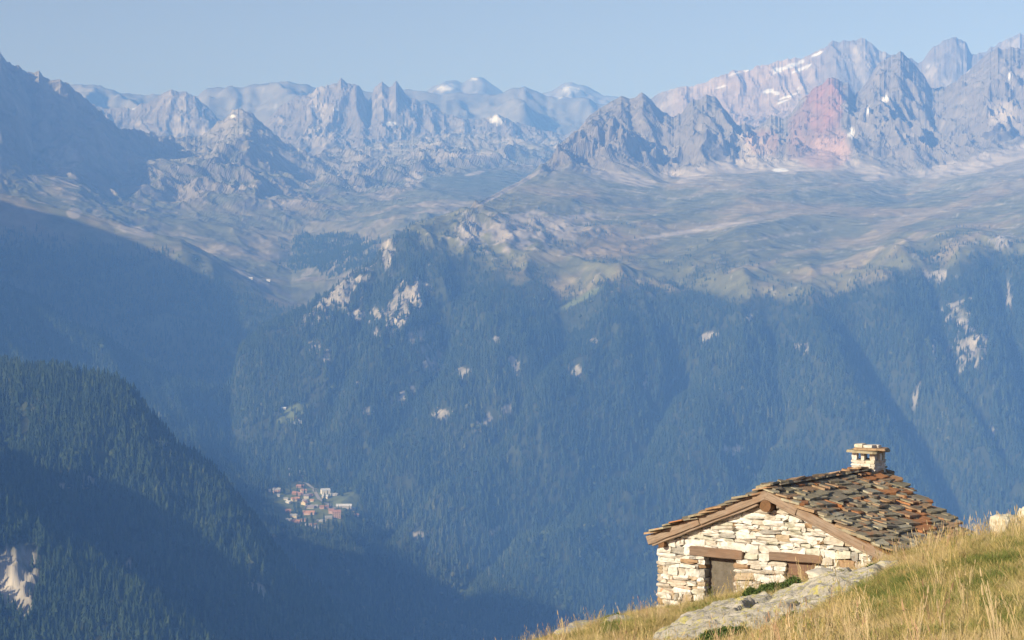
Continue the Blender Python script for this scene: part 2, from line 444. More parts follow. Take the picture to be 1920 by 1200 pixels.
def cover_L1(L):
    X, Y, PX = L.X / 1000, L.Y / 1000, L.PX
    PY = L.py()
    st, gx, gy = L.slope()
    n1 = fbm(X * 6, Y * 6, 4, 201); n2 = fbm(X * 22, Y * 22, 4, 202); n3 = fbm(X * 2, Y * 2, 3, 203)
    wob = 0.35 * n1 + 0.45 * n2
    shp = X.shape
    cov = np.zeros(shp + (3,), dtype=np.float32) + np.array(WOOD_FLOOR, dtype=np.float32)
    # treeline: forest below, pasture above
    tl = np.interp(PX, [-3000, -200, 0, 430, 560, 640, 700, 760, 820, 900, 1000, 1050, 1130, 1200, 1300, 1440, 1540, 1640, 1750, 1840, 1990, 3000],
                   [500, 400, 500, 560, 540, 500, 455, 430, 470, 490, 522, 562, 535, 540, 530, 560, 562, 522, 488, 470, 462, 440])
    open_ = smooth(18, -14, PY - tl + 26 * n1 + 18 * n2)
    open_ = np.where(L.V < 8.6, 0, open_)
    cov = put(cov, open_ * 0.97, GRASS)
    cov = put(cov, open_ * smooth(-0.05, 0.35, n3 + 0.4 * n1), GRASS_DRY)
    cov = put(cov, open_ * smooth(0.22, 0.5, n1 + 0.3 * n2) * 0.6, GRASS_DK)
    # long dry streaks following the slope of the pasture
    al, ac = X * 0.60 + Y * 0.80, X * 0.80 - Y * 0.60
    stk = fbm(al * 1.3 + 0.15 * n1, ac * 8.0, 4, 207)
    cov = put(cov, open_ * smooth(0.08, 0.32, stk) * 0.8 * smooth(900, 1100, PX), (0.33, 0.275, 0.165))
    upper = open_ * smooth(420, 335, PY + 30 * n1)
    cov = put(cov, upper * smooth(-0.1, 0.3, n2 + 0.5 * n1) * 0.75, (0.33, 0.32, 0.25))
    # footpaths and tracks over the pastures, boulders and pale stony spots
    for pts in ([(1030, 392), (1120, 402), (1200, 418), (1262, 440), (1330, 432), (1430, 418), (1500, 398)], [(1262, 440), (1400, 452), (1560, 430), (1700, 404), (1900, 380)], [(1130, 350), (1260, 372), (1380, 360), (1520, 340)], [(1480, 500), (1600, 470), (1760, 440), (1920, 425)], [(980, 470), (1060, 462), (1130, 440)], [(1300, 500), (1400, 470), (1500, 462)]):
        d2 = np.full(shp, 1e9)
        for (ax, ay), (bx, by) in zip(pts[:-1], pts[1:]):
            ex, ey = bx - ax, by - ay
            t = np.clip(((PX - ax) * ex + (PY - ay) * ey) / (ex * ex + ey * ey), 0, 1)
            d2 = np.minimum(d2, (PX - ax - t * ex + 14 * n1) ** 2 * 0.3 + (PY - ay - t * ey + 6 * n1) ** 2)
        cov = put(cov, open_ * smooth(2.2, 0.8, np.sqrt(d2)) * smooth(-0.35, 0.1, n2) * 0.8, (0.42, 0.385, 0.30))
    n5 = fbm(X * 55, Y * 40, 2, 219)
    cov = put(cov, open_ * smooth(0.42, 0.58, n5 + 0.35 * n1) * 0.7, (0.44, 0.42, 0.37))
    cov = put(cov, open_ * smooth(0.1, 0.35, -stk + 0.2 * n5) * 0.55, (0.075, 0.085, 0.04))
    # bluffs full of outcrops
    bl = np.exp(-(((PX - 960) / 170) ** 2 + ((PY - 440) / 48) ** 2)) + 0.8 * np.exp(-(((PX - 1010) / 90) ** 2 + ((PY - 420) / 25) ** 2))
    cov = put(cov, smooth(0.16, 0.36, bl * 0.55 + 0.5 * n2 - 0.22) * open_, ROCK_LT)
    # massif: rock, paler scree fans at the foot, a red tower and its red apron
    rk = high1 * smooth(0.35, 0.75, st + 0.3 * n2)
    cov = put(cov, high1 * 0.85, (0.26, 0.24, 0.195))
    cov = put(cov, rk, ROCK)
    cov = put(cov, high1 * smooth(0.1, 0.4, n2 + n1 * 0.6) * 0.5, ROCK_LT)
    foot = np.interp(PX, [1000, 1130, 1250, 1330, 1480, 1560, 1700, 1800, 1920], [345, 345, 350, 330, 322, 320, 345, 332, 295])
    sc = np.exp(-((PY - foot + 12) / 17) ** 2) * high1
    cov = put(cov, smooth(0.35, 0.6, sc + 0.25 * n1), SCREE)
    for cx, cy, rx, ry, an in [(1175, 335, 55, 11, 10), (1310, 325, 45, 10, -25), (1415, 280, 26, 42, -25), (1770, 318, 48, 12, -18), (1830, 300, 26, 9, -30),
                               (1880, 215, 26, 22, 0), (1650, 332, 36, 7, -8), (960, 350, 75, 4.5, -29), (1095, 405, 40, 4, -5), (1340, 425, 95, 4, -9), (1250, 440, 60, 4, -8), (1480, 322, 18, 5, 0)]:
        cov = put(cov, blob(PX, PY, cx, cy, rx, ry, an, wob) * 0.9, SCREE)
    redm = np.maximum.reduce([blob(PX, PY, 1545, 195, 40, 58, 10, wob * 0.8), 0.6 * blob(PX, PY, 1530, 270, 55, 45, 0, wob * 0.6), 0.6 * blob(PX, PY, 1500, 230, 20, 30, 20, wob), 0.5 * blob(PX, PY, 1430, 265, 36, 26, 0, wob)])
    cov = put(cov, redm * 0.68 * (0.75 + 0.5 * np.clip(n2 + n1, -0.5, 0.5)) * smooth(980, 1000, PX), RED)
    cov = put(cov, blob(PX, PY, 1555, 285, 45, 34, -20, wob * 0.5) * 0.75, (0.44, 0.31, 0.26))
    for cx, cy, rx, ry in [(1596, 250, 6, 9), (1464, 319, 16, 4), (1810, 130, 8, 7), (1660, 185, 7, 4), (1893, 145, 3, 9), (1628, 208, 4, 7)]:
        cov = put(cov, blob(PX, PY, cx, cy, rx, ry, 0, wob * 0.6), SNOW)
    # bare cliffs and slides in the forest
    bare = np.zeros(shp, dtype=np.float32)
    n4 = fbm(X * 45 + Y * 20, Y * 30, 3, 209)
    for cx, cy, rx, ry, an in CLIFFS:
        bare = np.maximum(bare, blob(PX, PY, cx, cy, rx * 1.3, ry * 1.3, an, (wob * 0.7 + 0.35 * n4 if cx < 20 else wob * 1.2 + 1.5 * n4 + 0.12)))
    bare = np.where(L.V > 2.5, bare, 0)
    cov = put(cov, bare * 0.92, (0.34, 0.32, 0.285))
    cov = put(cov, bare * smooth(0.0, 0.35, n2 + 0.5 * n4), (0.46, 0.43, 0.38))
    cov = put(cov, bare * smooth(0.15, 0.4, -n2 + 0.4 * n4) * 0.7, GRASS_DK)
    # meadows
    mead = np.maximum(blob(PX, PY, 548, 776, 36, 14, -32, wob * 0.3), smooth(0.62, 0.85, village1 + 0.25 * n2 + 0.1 * n1) * 0.9)
    mead = np.maximum(mead, blob(PX, PY, 1090, 560, 60, 6, -28, wob * 0.4))
    cov = put(cov, mead * 0.95, (0.17, 0.20, 0.085))
    return np.clip(cov, 0, 0.9), open_, bare, mead, PY - tl + 60 * n1 + 25 * n2


cov1, open1, bare1, mead1, below1 = cover_L1(L1)
valley_terrain = link("valley_terrain", L1.mesh("valley_terrain", cov1, (high1 > 0.45) | (bare1 > 0.4)), terrain_mat("valley_ground", 0.02, 0.5))
tag(valley_terrain, "forested valley flanks, pastures and rocky massif on the right", kind="structure")

# ------------------------------------------------------------------ upper valley, left wall and cirque
px2 = columns(-70, 1330, 560, -2700, 2800, 24)
K0 = [(-3000, 330, 6.5), (-1500, 480, 6.6), (-400, 700, 6.6), (0, 720, 6.6), (200, 750, 6.6), (430, 800, 6.55), (500, 720, 6.7), (560, 650, 6.8), (640, 600, 7.0), (700, 560, 7.2), (800, 480, 7.5), (900, 440, 7.9),
      (1000, 410, 8.7), (1050, 390, 9.4), (1300, 400, 11.4), (3000, 500, 11.5)]
K1 = [(-3000, 100, 7.6), (-1500, 120, 7.5), (-400, 280, 7.5), (0, 368, 7.4), (60, 380, 7.4), (120, 390, 7.4), (215, 423, 7.4), (300, 448, 7.35), (340, 452, 7.35), (375, 475, 7.33), (400, 490, 7.3), (430, 512, 7.3), (450, 525, 7.3),
      (500, 560, 7.25), (530, 574, 7.22), (560, 580, 7.22), (590, 574, 7.27), (615, 560, 7.33), (640, 540, 7.4), (700, 500, 7.6), (800, 440, 8.0), (900, 405, 8.6), (1000, 385, 9.4), (1300, 380, 12), (3000, 480, 12)]
Q_ = [(-3000, 130, 7.95), (-1500, 230, 7.8), (-400, 352, 7.8), (0, 388, 7.7), (215, 438, 7.7), (330, 470, 7.7), (450, 500, 7.8), (545, 525, 7.9), (640, 480, 8.1), (740, 410, 8.6), (800, 395, 8.8), (900, 380, 9.2), (1000, 360, 10), (1300, 365, 12.4), (3000, 470, 12.4)]
R1_ = [(-3000, 100, 8.4), (-1500, 180, 8.4), (-400, 290, 8.4), (0, 325, 8.3), (60, 345, 8.4), (150, 352, 8.6), (230, 385, 8.7), (330, 402, 8.8), (450, 400, 9), (600, 395, 9.3), (740, 372, 9.6), (800, 362, 9.8), (900, 345, 10.2), (1000, 325, 10.8), (1300, 345, 12.8), (3000, 450, 12.8)]
R2_ = [(-3000, 20, 8.9), (-1500, 80, 8.9), (-400, 60, 8.8), (-100, 130, 8.8), (0, 190, 8.8), (30, 225, 8.8), (60, 290, 8.9), (150, 325, 9.0), (230, 325, 9.3), (330, 312, 9.6), (400, 290, 9.9), (445, 262, 10.2), (470, 270, 10.2), (510, 305, 10.2), (560, 322, 10.3), (600, 326, 10.4), (740, 305, 10.9), (900, 290, 11.4), (1000, 280, 12), (1300, 320, 13), (3000, 440, 13)]
R3_ = [(-3000, -80, 9.8), (-1500, -20, 9.7), (-400, 10, 9.2), (-100, 78, 9.3), (-50, 92, 9.4), (0, 104, 9.6), (12, 120, 9.6), (28, 134, 9.6), (70, 138, 9.6), (100, 150, 9.6), (128, 160, 9.65), (150, 180, 9.7), (190, 206, 9.75), (222, 240, 9.8), (250, 247, 10.0), (280, 250, 10.3), (330, 262, 10.7),
      (380, 256, 10.9), (405, 236, 11), (430, 222, 11), (455, 208, 11), (470, 214, 11), (495, 232, 11), (530, 262, 11), (560, 278, 11), (590, 290, 11.2), (640, 285, 12), (700, 268, 12.3), (800, 262, 12.5), (860, 252, 12.6), (900, 248, 12.6), (960, 262, 12.6), (1000, 268, 12.7), (1050, 262, 13), (1300, 300, 13.6), (3000, 430, 13.6)]
BK2 = [(p, y + 150, d + 0.7) for p, y, d in R3_]
L2 = Loft(px2, [K0, K1, Q_, R1_, R2_, R3_, BK2], [90, 40, 70, 75, 95, 12], 0.5, 15.0, {5: ([(-100, 9), (240, 8), (400, 6), (470, 10), (600, 5), (1000, 7)], -80, 1060, 73)})


def shape_L2(L):
    X, Y, PX = L.X / 1000, L.Y / 1000, L.PX
    py0 = L.py(); v = L.V
    wx = X + 0.12 * fbm(X * 2.1, Y * 2.1, 3, 305); wy = Y + 0.12 * fbm(X * 2.1 + 7, Y * 2.1, 3, 306)
    rocky = smooth(3.0, 3.6, v)
    wall = smooth(1.2, 0.9, v)
    crest = np.exp(-((v - 1.0) / 0.2) ** 2) * smooth(600, 500, PX) + np.exp(-((v - 5.0) / 0.12) ** 2) * 0.6
    # left wall: spurs falling to the right
    s1 = ridged(wx * 1.0 + 3, wy * 2.6 - wx * 1.2, 4, 311)
    c1 = ridged(wx * 2.4, wy * 1.2, 5, 321, 0.55); c2 = ridged(wx * 7, wy * 5, 4, 327, 0.6)
    b = fbm(wx * 2.2, wy * 2.2, 5, 331); f = fbm(wx * 12, wy * 12, 3, 333)
    dz = wall * (70 * (s1 - 0.5) + 14 * f) + (1 - wall) * (1 - rocky) * (55 * b + 16 * (c2 - 0.5) + 5 * f) + rocky * (90 * (c1 - 0.55) + 26 * (c2 - 0.5) + 7 * f)
    mid = np.exp(-(((PX - 330) / 190) ** 2 + ((py0 - 345) / 28) ** 2))
    dz = dz + mid * 90 * (ridged(wx * 4.2, wy * 3.0, 4, 341, 0.6) - 0.42)
    cen = np.exp(-(((PX - 820) / 160) ** 2 + ((py0 - 310) / 36) ** 2))
    side = np.exp(-(((PX - 900) / 110) ** 2 + ((py0 - 345) / 34) ** 2) ** 2)      # smooth grassy side valley
    dz = dz * (1 - 0.85 * side)
    dz = dz + cen * (1 - side) * 70 * (ridged(wx * 3.6, wy * 4.0, 4, 343, 0.6) - 0.45)
    L.Z = L.Z + dz * (1 - 0.7 * crest)


def cover_L2(L):
    X, Y, PX = L.X / 1000, L.Y / 1000, L.PX
    PY = L.py(); st, gx, gy = L.slope(); v = L.V
    n1 = fbm(X * 5, Y * 5, 4, 401); n2 = fbm(X * 18, Y * 18, 4, 402); n3 = fbm(X * 1.7, Y * 1.7, 3, 403)
    wob = 0.35 * n1 + 0.45 * n2
    cov = np.zeros(X.shape + (3,), dtype=np.float32) + np.array((0.15, 0.155, 0.085), dtype=np.float32)
    cov = put(cov, smooth(-0.1, 0.35, n1 + 0.5 * n3), (0.25, 0.215, 0.135))
    wall = smooth(1.02, 0.9, v)
    wood = wall * smooth(-30, 30, PY - np.interp(PX, [-3000, 0, 200, 330, 430, 560, 640, 700, 800], [600, 450, 470, 500, 540, 590, 480, 470, 430]) + 25 * n1)
    wood = np.maximum(wood, np.exp(-(((PX - 620) / 110) ** 2 + ((PY - 480) / 45) ** 2)) > 0.55 + 0.5 * n2)
    cov = put(cov, wood * 0.9, GRASS_DK)
    rock = smooth(0.48, 0.85, st + 0.35 * n2) * smooth(1.0, 1.2, v)
    cov = put(cov, rock, ROCK)
    cov = put(cov, rock * smooth(0.0, 0.4, n1) * 0.5, ROCK_LT)
    cov = put(cov, smooth(0.15, 0.45, n2 + 0.6 * n1) * smooth(1.3, 2.0, v) * (1 - rock) * 0.7, SCREE)
    hi = smooth(3.6, 4.2, v)
    cov = put(cov, hi * 0.6, (0.34, 0.32, 0.285))
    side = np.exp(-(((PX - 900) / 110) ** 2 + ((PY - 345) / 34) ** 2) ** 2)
    cov = put(cov, side * 0.85, (0.11, 0.12, 0.06))  # pasture green, darkened to suggest the side valley's depth and shade
    low = np.exp(-(((PX - 480) / 260) ** 2 + ((PY - 420) / 30) ** 2) ** 2)
    cov = put(cov, low * 0.6 * smooth(-0.3, 0.2, n1), (0.17, 0.165, 0.085))
    for cx, cy, rx, ry, an in [(775, 335, 18, 16, 0), (890, 325, 20, 3, -12), (250, 432, 45, 9, 15), (120, 300, 30, 30, 0), (535, 382, 40, 4, -8), (470, 520, 40, 5, 25), (140, 400, 14, 10, 0), (880, 290, 60, 5, 0), (830, 240, 70, 6, 0)]:
        cov = put(cov, blob(PX, PY, cx, cy, rx, ry, an, wob) * 0.85, SCREE)
    for cx, cy, rx, ry, an in [(590, 258, 13, 3, -20), (737, 231, 9, 4, 0), (934, 215, 14, 12, 0), (1002, 243, 9, 4, 20), (1017, 258, 7, 3, -20), (961, 216, 3, 5, 0), (672, 252, 5, 3, 0), (437, 218, 7, 3, 0)]:
        cov = put(cov, blob(PX, PY, cx, cy, rx, ry, an, wob * 0.7), SNOW)
    return np.clip(cov, 0, 0.9), wood


shape_L2(L2)
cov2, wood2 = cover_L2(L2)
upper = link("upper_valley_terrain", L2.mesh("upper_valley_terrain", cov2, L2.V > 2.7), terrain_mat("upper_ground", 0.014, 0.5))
tag(upper, "shaded valley wall, rocky cirque and bare hills at the valley head", kind="structure")

# ------------------------------------------------------------------ jagged ridge behind and the snow-streaked peak
px3 = columns(-70, 1990, 640, -1500, 3000, 14)
S3 = [(-1600, 120, 13.6), (-70, 185, 13.6), (100, 196, 13.6), (150, 188, 13.6), (200, 202, 13.6), (245, 200, 13.6), (290, 182, 13.6), (320, 170, 13.6), (350, 172, 13.6), (372, 186, 13.6), (410, 222, 13.6), (440, 236, 13.6), (480, 232, 13.6), (505, 222, 13.6), (525, 200, 13.6), (545, 188, 13.6),
      (575, 178, 13.6), (600, 162, 13.6), (620, 157, 13.6), (640, 152, 13.6), (660, 158, 13.6), (678, 168, 13.6), (692, 186, 13.6), (704, 162, 13.6), (716, 155, 13.6), (730, 160, 13.6), (742, 150, 13.6), (752, 158, 13.6), (765, 176, 13.6), (790, 192, 13.6), (840, 215, 13.6), (880, 226, 13.6), (930, 215, 13.6), (1000, 240, 13.6),
      (1060, 250, 13.6), (1130, 230, 13.2), (1200, 190, 12.8), (1240, 176, 12.6), (1280, 166, 12.5), (1330, 148, 12.5), (1370, 136, 12.5), (1400, 130, 12.5), (1460, 116, 12.5), (1500, 106, 12.5), (1535, 92, 12.5), (1560, 82, 12.5), (1584, 71, 12.5), (1606, 75, 12.5), (1632, 76, 12.5), (1648, 92, 12.5), (1665, 102, 12.5),
      (1700, 108, 12.5), (1730, 112, 12.5), (1752, 88, 12.5), (1772, 74, 12.5), (1788, 66, 12.5), (1804, 76, 12.5), (1824, 102, 12.5), (1845, 100, 12.5), (1870, 86, 12.5), (1895, 68, 12.5), (1920, 62, 12.5), (2100, 50, 12.5), (3000, 40, 12.5)]
S1 = [(-1600, 330, 12.7), (100, 300, 12.7), (500, 290, 12.75), (1000, 290, 12.8), (1130, 300, 12.2), (1250, 290, 11.5), (1500, 250, 11.4), (3000, 230, 11.4)]
S2 = [(p, 0.42 * y + 0.58 * np.interp(p, [q[0] for q in S1], [q[1] for q in S1]), d - 0.33) for p, y, d in S3]
S4 = [(p, y + 200, d + 0.6) for p, y, d in S3]
L3 = Loft(px3, [S1, S2, S3, S4], [50, 75, 8], 0.1, 15.0, {2: ([(150, 6), (480, 8), (600, 12), (760, 12), (830, 7), (1250, 6), (1550, 11), (2000, 13)], 100, 2100, 77)})
X, Y, PX = L3.X / 1000, L3.Y / 1000, L3.PX
wx = X + 0.08 * fbm(X * 3, Y * 3, 3, 505); wy = Y + 0.08 * fbm(X * 3, Y * 3 + 5, 3, 506)
sharp = np.exp(-((PX - 640) / 130) ** 2)
L3.Z = L3.Z + (1 - 0.65 * np.exp(-((L3.V - 2) / 0.12) ** 2)) * (90 * (ridged(wx * 3.4, wy * 1.2, 5, 511, 0.55) - 0.55) + 30 * (ridged(wx * 11, wy * 3, 4, 513, 0.6) - 0.5)) * (0.85 + 0.5 * sharp)
PY = L3.py(); st3, _, _ = L3.slope()
n1 = fbm(X * 5, Y * 5, 4, 521); n2 = fbm(X * 18, Y * 18, 3, 522)
cov3 = np.zeros(X.shape + (3,), dtype=np.float32) + np.array((0.21, 0.19, 0.165), dtype=np.float32)
cov3 = put(cov3, smooth(0.0, 0.4, n1 + 0.5 * n2), ROCK_LT)
cov3 = put(cov3, smooth(1220, 1300, PX) * smooth(1580, 1480, PX) * 0.6, (0.42, 0.33, 0.28))
for cx, cy, rx, ry, an in [(1480, 124, 40, 6, -18), (1500, 130, 22, 4, -22), (1375, 139, 12, 2.5, -20), (1400, 132, 10, 2, -20), (1450, 130, 8, 2, -20), (1530, 102, 10, 3, -25), (1440, 171, 9, 4, -15), (1455, 175, 8, 5, 0), (1480, 180, 20, 3, -20), (1500, 165, 6, 2, -20),
                           (1352, 163, 12, 2, -15), (1470, 190, 14, 2.5, -20), (587, 200, 5, 3, 0), (630, 205, 5, 3, 0), (735, 231, 9, 4, 0), (215, 202, 4, 2, 0), (250, 204, 4, 2, 0), (1740, 125, 5, 3, 0), (930, 222, 12, 12, 0)]:
    cov3 = put(cov3, blob(PX, PY, cx, cy, rx * 0.95, ry * 0.85, an, 0.7 * n1 + 1.1 * n2), (0.66, 0.67, 0.69))
far3 = link("ridge_terrain", L3.mesh("mountain_ridge", np.clip(cov3, 0, .9), L3.V > 0.2), terrain_mat("ridge_rock", 0.014, 0.6))
tag(far3, "jagged towers and snow-streaked peak behind the valley head", kind="structure")


# ------------------------------------------------------------------ farthest ranges
def far_range(name, Ykm, crest, col, snow, seed, label, drop=110):
    px = np.linspace(-500, 2400, 640)
    top = [(p, y, Ykm) for p, y in crest]
    lo = [(p, y + drop, Ykm - 1.3) for p, y in crest]
    bk = [(p, y + 160, Ykm + 1.0) for p, y in crest]
    L = Loft(px, [lo, top, bk], [46, 6], 0.1, 15.0, {1: ([(0, 4), (2500, 4)], -600, 2400, seed)})
    X, Y = L.X / 1000, L.Y / 1000
    L.Z = L.Z + (1 - 0.7 * np.exp(-((L.V - 1) / 0.15) ** 2)) * (200 * (ridged(X * 1.5, Y * 0.9, 5, seed, 0.55) - 0.55))
    PY = L.py()
    n = fbm(X * 4, Y * 4, 4, seed + 3)
    cov = np.zeros(X.shape + (3,), dtype=np.float32) + np.array(col, dtype=np.float32)
    for cx, cy, rx, ry, an in snow:
        cov = put(cov, blob(L.PX, PY, cx, cy, rx, ry, an, 0.8 * n), (0.66, 0.67, 0.69))
    o = link(name, L.mesh(name, cov), terrain_mat(name + "_rock", 0.008, 0.5))
    tag(o, label, kind="structure")
    return o


far_range("far_hills", 15.0, [(-700, 150), (60, 168), (150, 158), (175, 160), (200, 168), (240, 174), (272, 184), (300, 178), (370, 178), (392, 163), (450, 161), (500, 156), (540, 152), (565, 158), (585, 166), (640, 168), (760, 162), (800, 169), (830, 178), (900, 180), (940, 174),
                                       (965, 162), (985, 156), (1005, 164), (1030, 175), (1070, 182), (1120, 192), (1200, 192), (1400, 185), (2500, 170)], (0.24, 0.23, 0.20),
          [(490, 168, 4, 2, 0), (518, 203, 4, 3, 0), (1048, 182, 8, 3, 10)], 601, "long hazy blue mountain range along the skyline")
far_range("glacier_hills", 17.0, [(-700, 200), (700, 196), (780, 180), (812, 160), (840, 152), (856, 151), (868, 154), (884, 141), (900, 140), (915, 146), (930, 160), (950, 176), (1000, 182), (1040, 166), (1056, 154), (1072, 150), (1090, 157), (1112, 168), (1130, 180), (1180, 188), (1300, 196), (2500, 200)],
          (0.26, 0.25, 0.235), [(836, 164, 20, 6, -8), (890, 147, 7, 4, -20), (1072, 168, 18, 7, 10)], 631, "distant peaks with pale glaciers above the blue range")

# the wide low ground under everything
me = bpy.data.meshes.new("lowland_ground")
me.from_pydata([(-24000, -4000, -1150), (24000, -4000, -1150), (24000, 21500, -1150), (-24000, 21500, -1150)], [], [(0, 1, 2, 3)])
m_low, nt, b = new_mat("lowland")
tc = N(nt, "ShaderNodeTexCoord"); n_ = N(nt, "ShaderNodeTexNoise", i_Scale=0.002, i_Detail=6.0)
nt.links.new(tc.outputs["Object"], n_.inputs["Vector"])
nt.links.new(ramp(nt, n_.outputs[0], [(0.3, (0.05, 0.06, 0.03)), (0.7, (0.12, 0.13, 0.06))]), b.inputs["Base Color"])
tag(link("lowland_ground", me, m_low), "dark low ground of the valley far below", kind="structure")

# ------------------------------------------------------------------ the air
me = bpy.data.meshes.new("haze")
bm = bmesh.new()
bmesh.ops.create_cube(bm, size=1.0)
bmesh.ops.scale(bm, vec=(50000, 27000, 2700), verts=bm.verts)
bmesh.ops.translate(bm, vec=(0, 8500, 170), verts=bm.verts)
bm.to_mesh(me); bm.free()
haze_mat = bpy.data.materials.new("haze_air")
haze_mat.use_nodes = True
nt = haze_mat.node_tree
nt.nodes.remove(nt.nodes["Principled BSDF"])
pv = nt.nodes.new("ShaderNodeVolumePrincipled")
pv.inputs["Color"].default_value = (0.16, 0.39, 1.0, 1)
pv.inputs["Absorption Color"].default_value = (0.5, 0.5, 0.5, 1)
pv.inputs["Anisotropy"].default_value = -0.3
pv.inputs["Density"].default_value = 1.04e-4
nt.links.new(pv.outputs[0], nt.nodes["Material Output"].inputs["Volume"])
haze = link("haze", me, haze_mat)
tag(haze, "thin blue haze filling the valley air", kind="stuff")
# ------------------------------------------------------------------ scattering (forest, grass): points with real plants on them
def plant_mat(name, stops, rough=0.9, trans=0.0, instancer=True):
    m, nt, b = new_mat(name)
    at = N(nt, "ShaderNodeAttribute", attribute_name="tint")
    at.attribute_type = 'INSTANCER' if instancer else 'GEOMETRY'
    nt.links.new(ramp(nt, at.outputs["Fac"], stops), b.inputs["Base Color"])
    b.inputs["Roughness"].default_value = rough
    b.inputs["Specular IOR Level"].default_value = 0.1
    return m


def scatter(name, pts, rot, scl, tint, idx, protos):
    """one object: a real plant mesh at every point (kind stuff)"""
    me = bpy.data.meshes.new(name)
    n = len(pts)
    me.vertices.add(n)
    me.vertices.foreach_set("co", np.asarray(pts, dtype=np.float32).reshape(-1))
    for nm, typ, arr, key in (("prot", 'FLOAT_VECTOR', rot, "vector"), ("pscl", 'FLOAT_VECTOR', scl, "vector"), ("tint", 'FLOAT', tint, "value"), ("pidx", 'INT', idx, "value")):
        a = me.attributes.new(nm, typ, 'POINT')
        a.data.foreach_set(key, np.asarray(arr, dtype=np.int32 if typ == 'INT' else np.float32).reshape(-1))
    me.update()
    o = link(name, me)
    g = bpy.data.node_groups.new(name + "_scatter", 'GeometryNodeTree')
    g.interface.new_socket("Geometry", in_out='INPUT', socket_type='NodeSocketGeometry')
    g.interface.new_socket("Geometry", in_out='OUTPUT', socket_type='NodeSocketGeometry')
    gi = g.nodes.new('NodeGroupInput'); go = g.nodes.new('NodeGroupOutput')
    jn = g.nodes.new('GeometryNodeJoinGeometry')
    for p in reversed(protos):
        oi = g.nodes.new('GeometryNodeObjectInfo'); oi.inputs[0].default_value = p
        oi.inputs[1].default_value = False
        gt = g.nodes.new('GeometryNodeGeometryToInstance')
        g.links.new(oi.outputs["Geometry"], gt.inputs[0])
        g.links.new(gt.outputs[0], jn.inputs[0])
    ip = g.nodes.new('GeometryNodeInstanceOnPoints')
    g.links.new(gi.outputs[0], ip.inputs["Points"])
    g.links.new(jn.outputs[0], ip.inputs["Instance"])
    ip.inputs["Pick Instance"].default_value = True
    def na(nm, typ):
        q = g.nodes.new('GeometryNodeInputNamedAttribute'); q.data_type = typ
        q.inputs[0].default_value = nm
        return [s for s in q.outputs if s.enabled and s.name == "Attribute"][0]
    g.links.new(na("pidx", 'INT'), ip.inputs["Instance Index"])
    e2r = g.nodes.new('FunctionNodeEulerToRotation')
    g.links.new(na("prot", 'FLOAT_VECTOR'), e2r.inputs[0])
    g.links.new(e2r.outputs[0], ip.inputs["Rotation"])
    g.links.new(na("pscl", 'FLOAT_VECTOR'), ip.inputs["Scale"])
    g.links.new(ip.outputs[0], go.inputs[0])
    md = o.modifiers.new("scatter", 'NODES'); md.node_group = g
    return o


conifer_mat = plant_mat("conifer_needles", [(0.0, (0.018, 0.034, 0.014)), (0.5, (0.034, 0.054, 0.020)), (0.85, (0.058, 0.078, 0.026)), (1.0, (0.105, 0.115, 0.042))])
bark_mat, nt, b = new_mat("conifer_bark"); b.inputs["Base Color"].default_value = (0.07, 0.05, 0.035, 1)


def conifer_proto(k, tiers, w, ragged, lift):
    """unit-high spruce: drooping ragged tiers round a short trunk"""
    r_ = random.Random(100 + k)
    bm = bmesh.new()
    n = 9
    for t in range(tiers):
        z0 = lift + (1 - lift) * (t / tiers) ** 0.95
        z1 = lift + (1 - lift) * min(1.0, (t + 1.75) / tiers)
        rr = w * (1 - 0.88 * t / tiers) * r_.uniform(0.88, 1.12)
        tip = bm.verts.new((r_.uniform(-1, 1) * 0.006, r_.uniform(-1, 1) * 0.006, z1))
        ring = []
        ph = r_.uniform(0, 6.28)
        for i in range(n):
            a = ph + i * 2 * math.pi / n
            q = rr * (1.0 if i % 2 else 0.62) * r_.uniform(1 - ragged, 1 + ragged)
            ring.append(bm.verts.new((q * math.cos(a), q * math.sin(a), z0 + (0.0 if i % 2 else 0.03) + r_.uniform(-1, 1) * 0.018)))
        for i in range(n):
            bm.faces.new((ring[i], ring[(i + 1) % n], tip))
    base = [bm.verts.new((0.022 * math.cos(a), 0.022 * math.sin(a), -0.03)) for a in (0, 2.1, 4.2)]
    top = [bm.verts.new((0.014 * math.cos(a), 0.014 * math.sin(a), lift + 0.2)) for a in (0, 2.1, 4.2)]
    for i in range(3):
        f = bm.faces.new((base[i], base[(i + 1) % 3], top[(i + 1) % 3], top[i])); f.material_index = 1
    me = bpy.data.meshes.new("conifer_tree"); bm.to_mesh(me); bm.free()
    me.materials.append(conifer_mat); me.materials.append(bark_mat)
    for p in me.polygons: p.use_smooth = False
    return bpy.data.objects.new("conifer_tree", me)


conifers = [conifer_proto(0, 6, 0.16, 0.25, 0.06), conifer_proto(1, 5, 0.20, 0.3, 0.04), conifer_proto(2, 7, 0.13, 0.3, 0.10)]


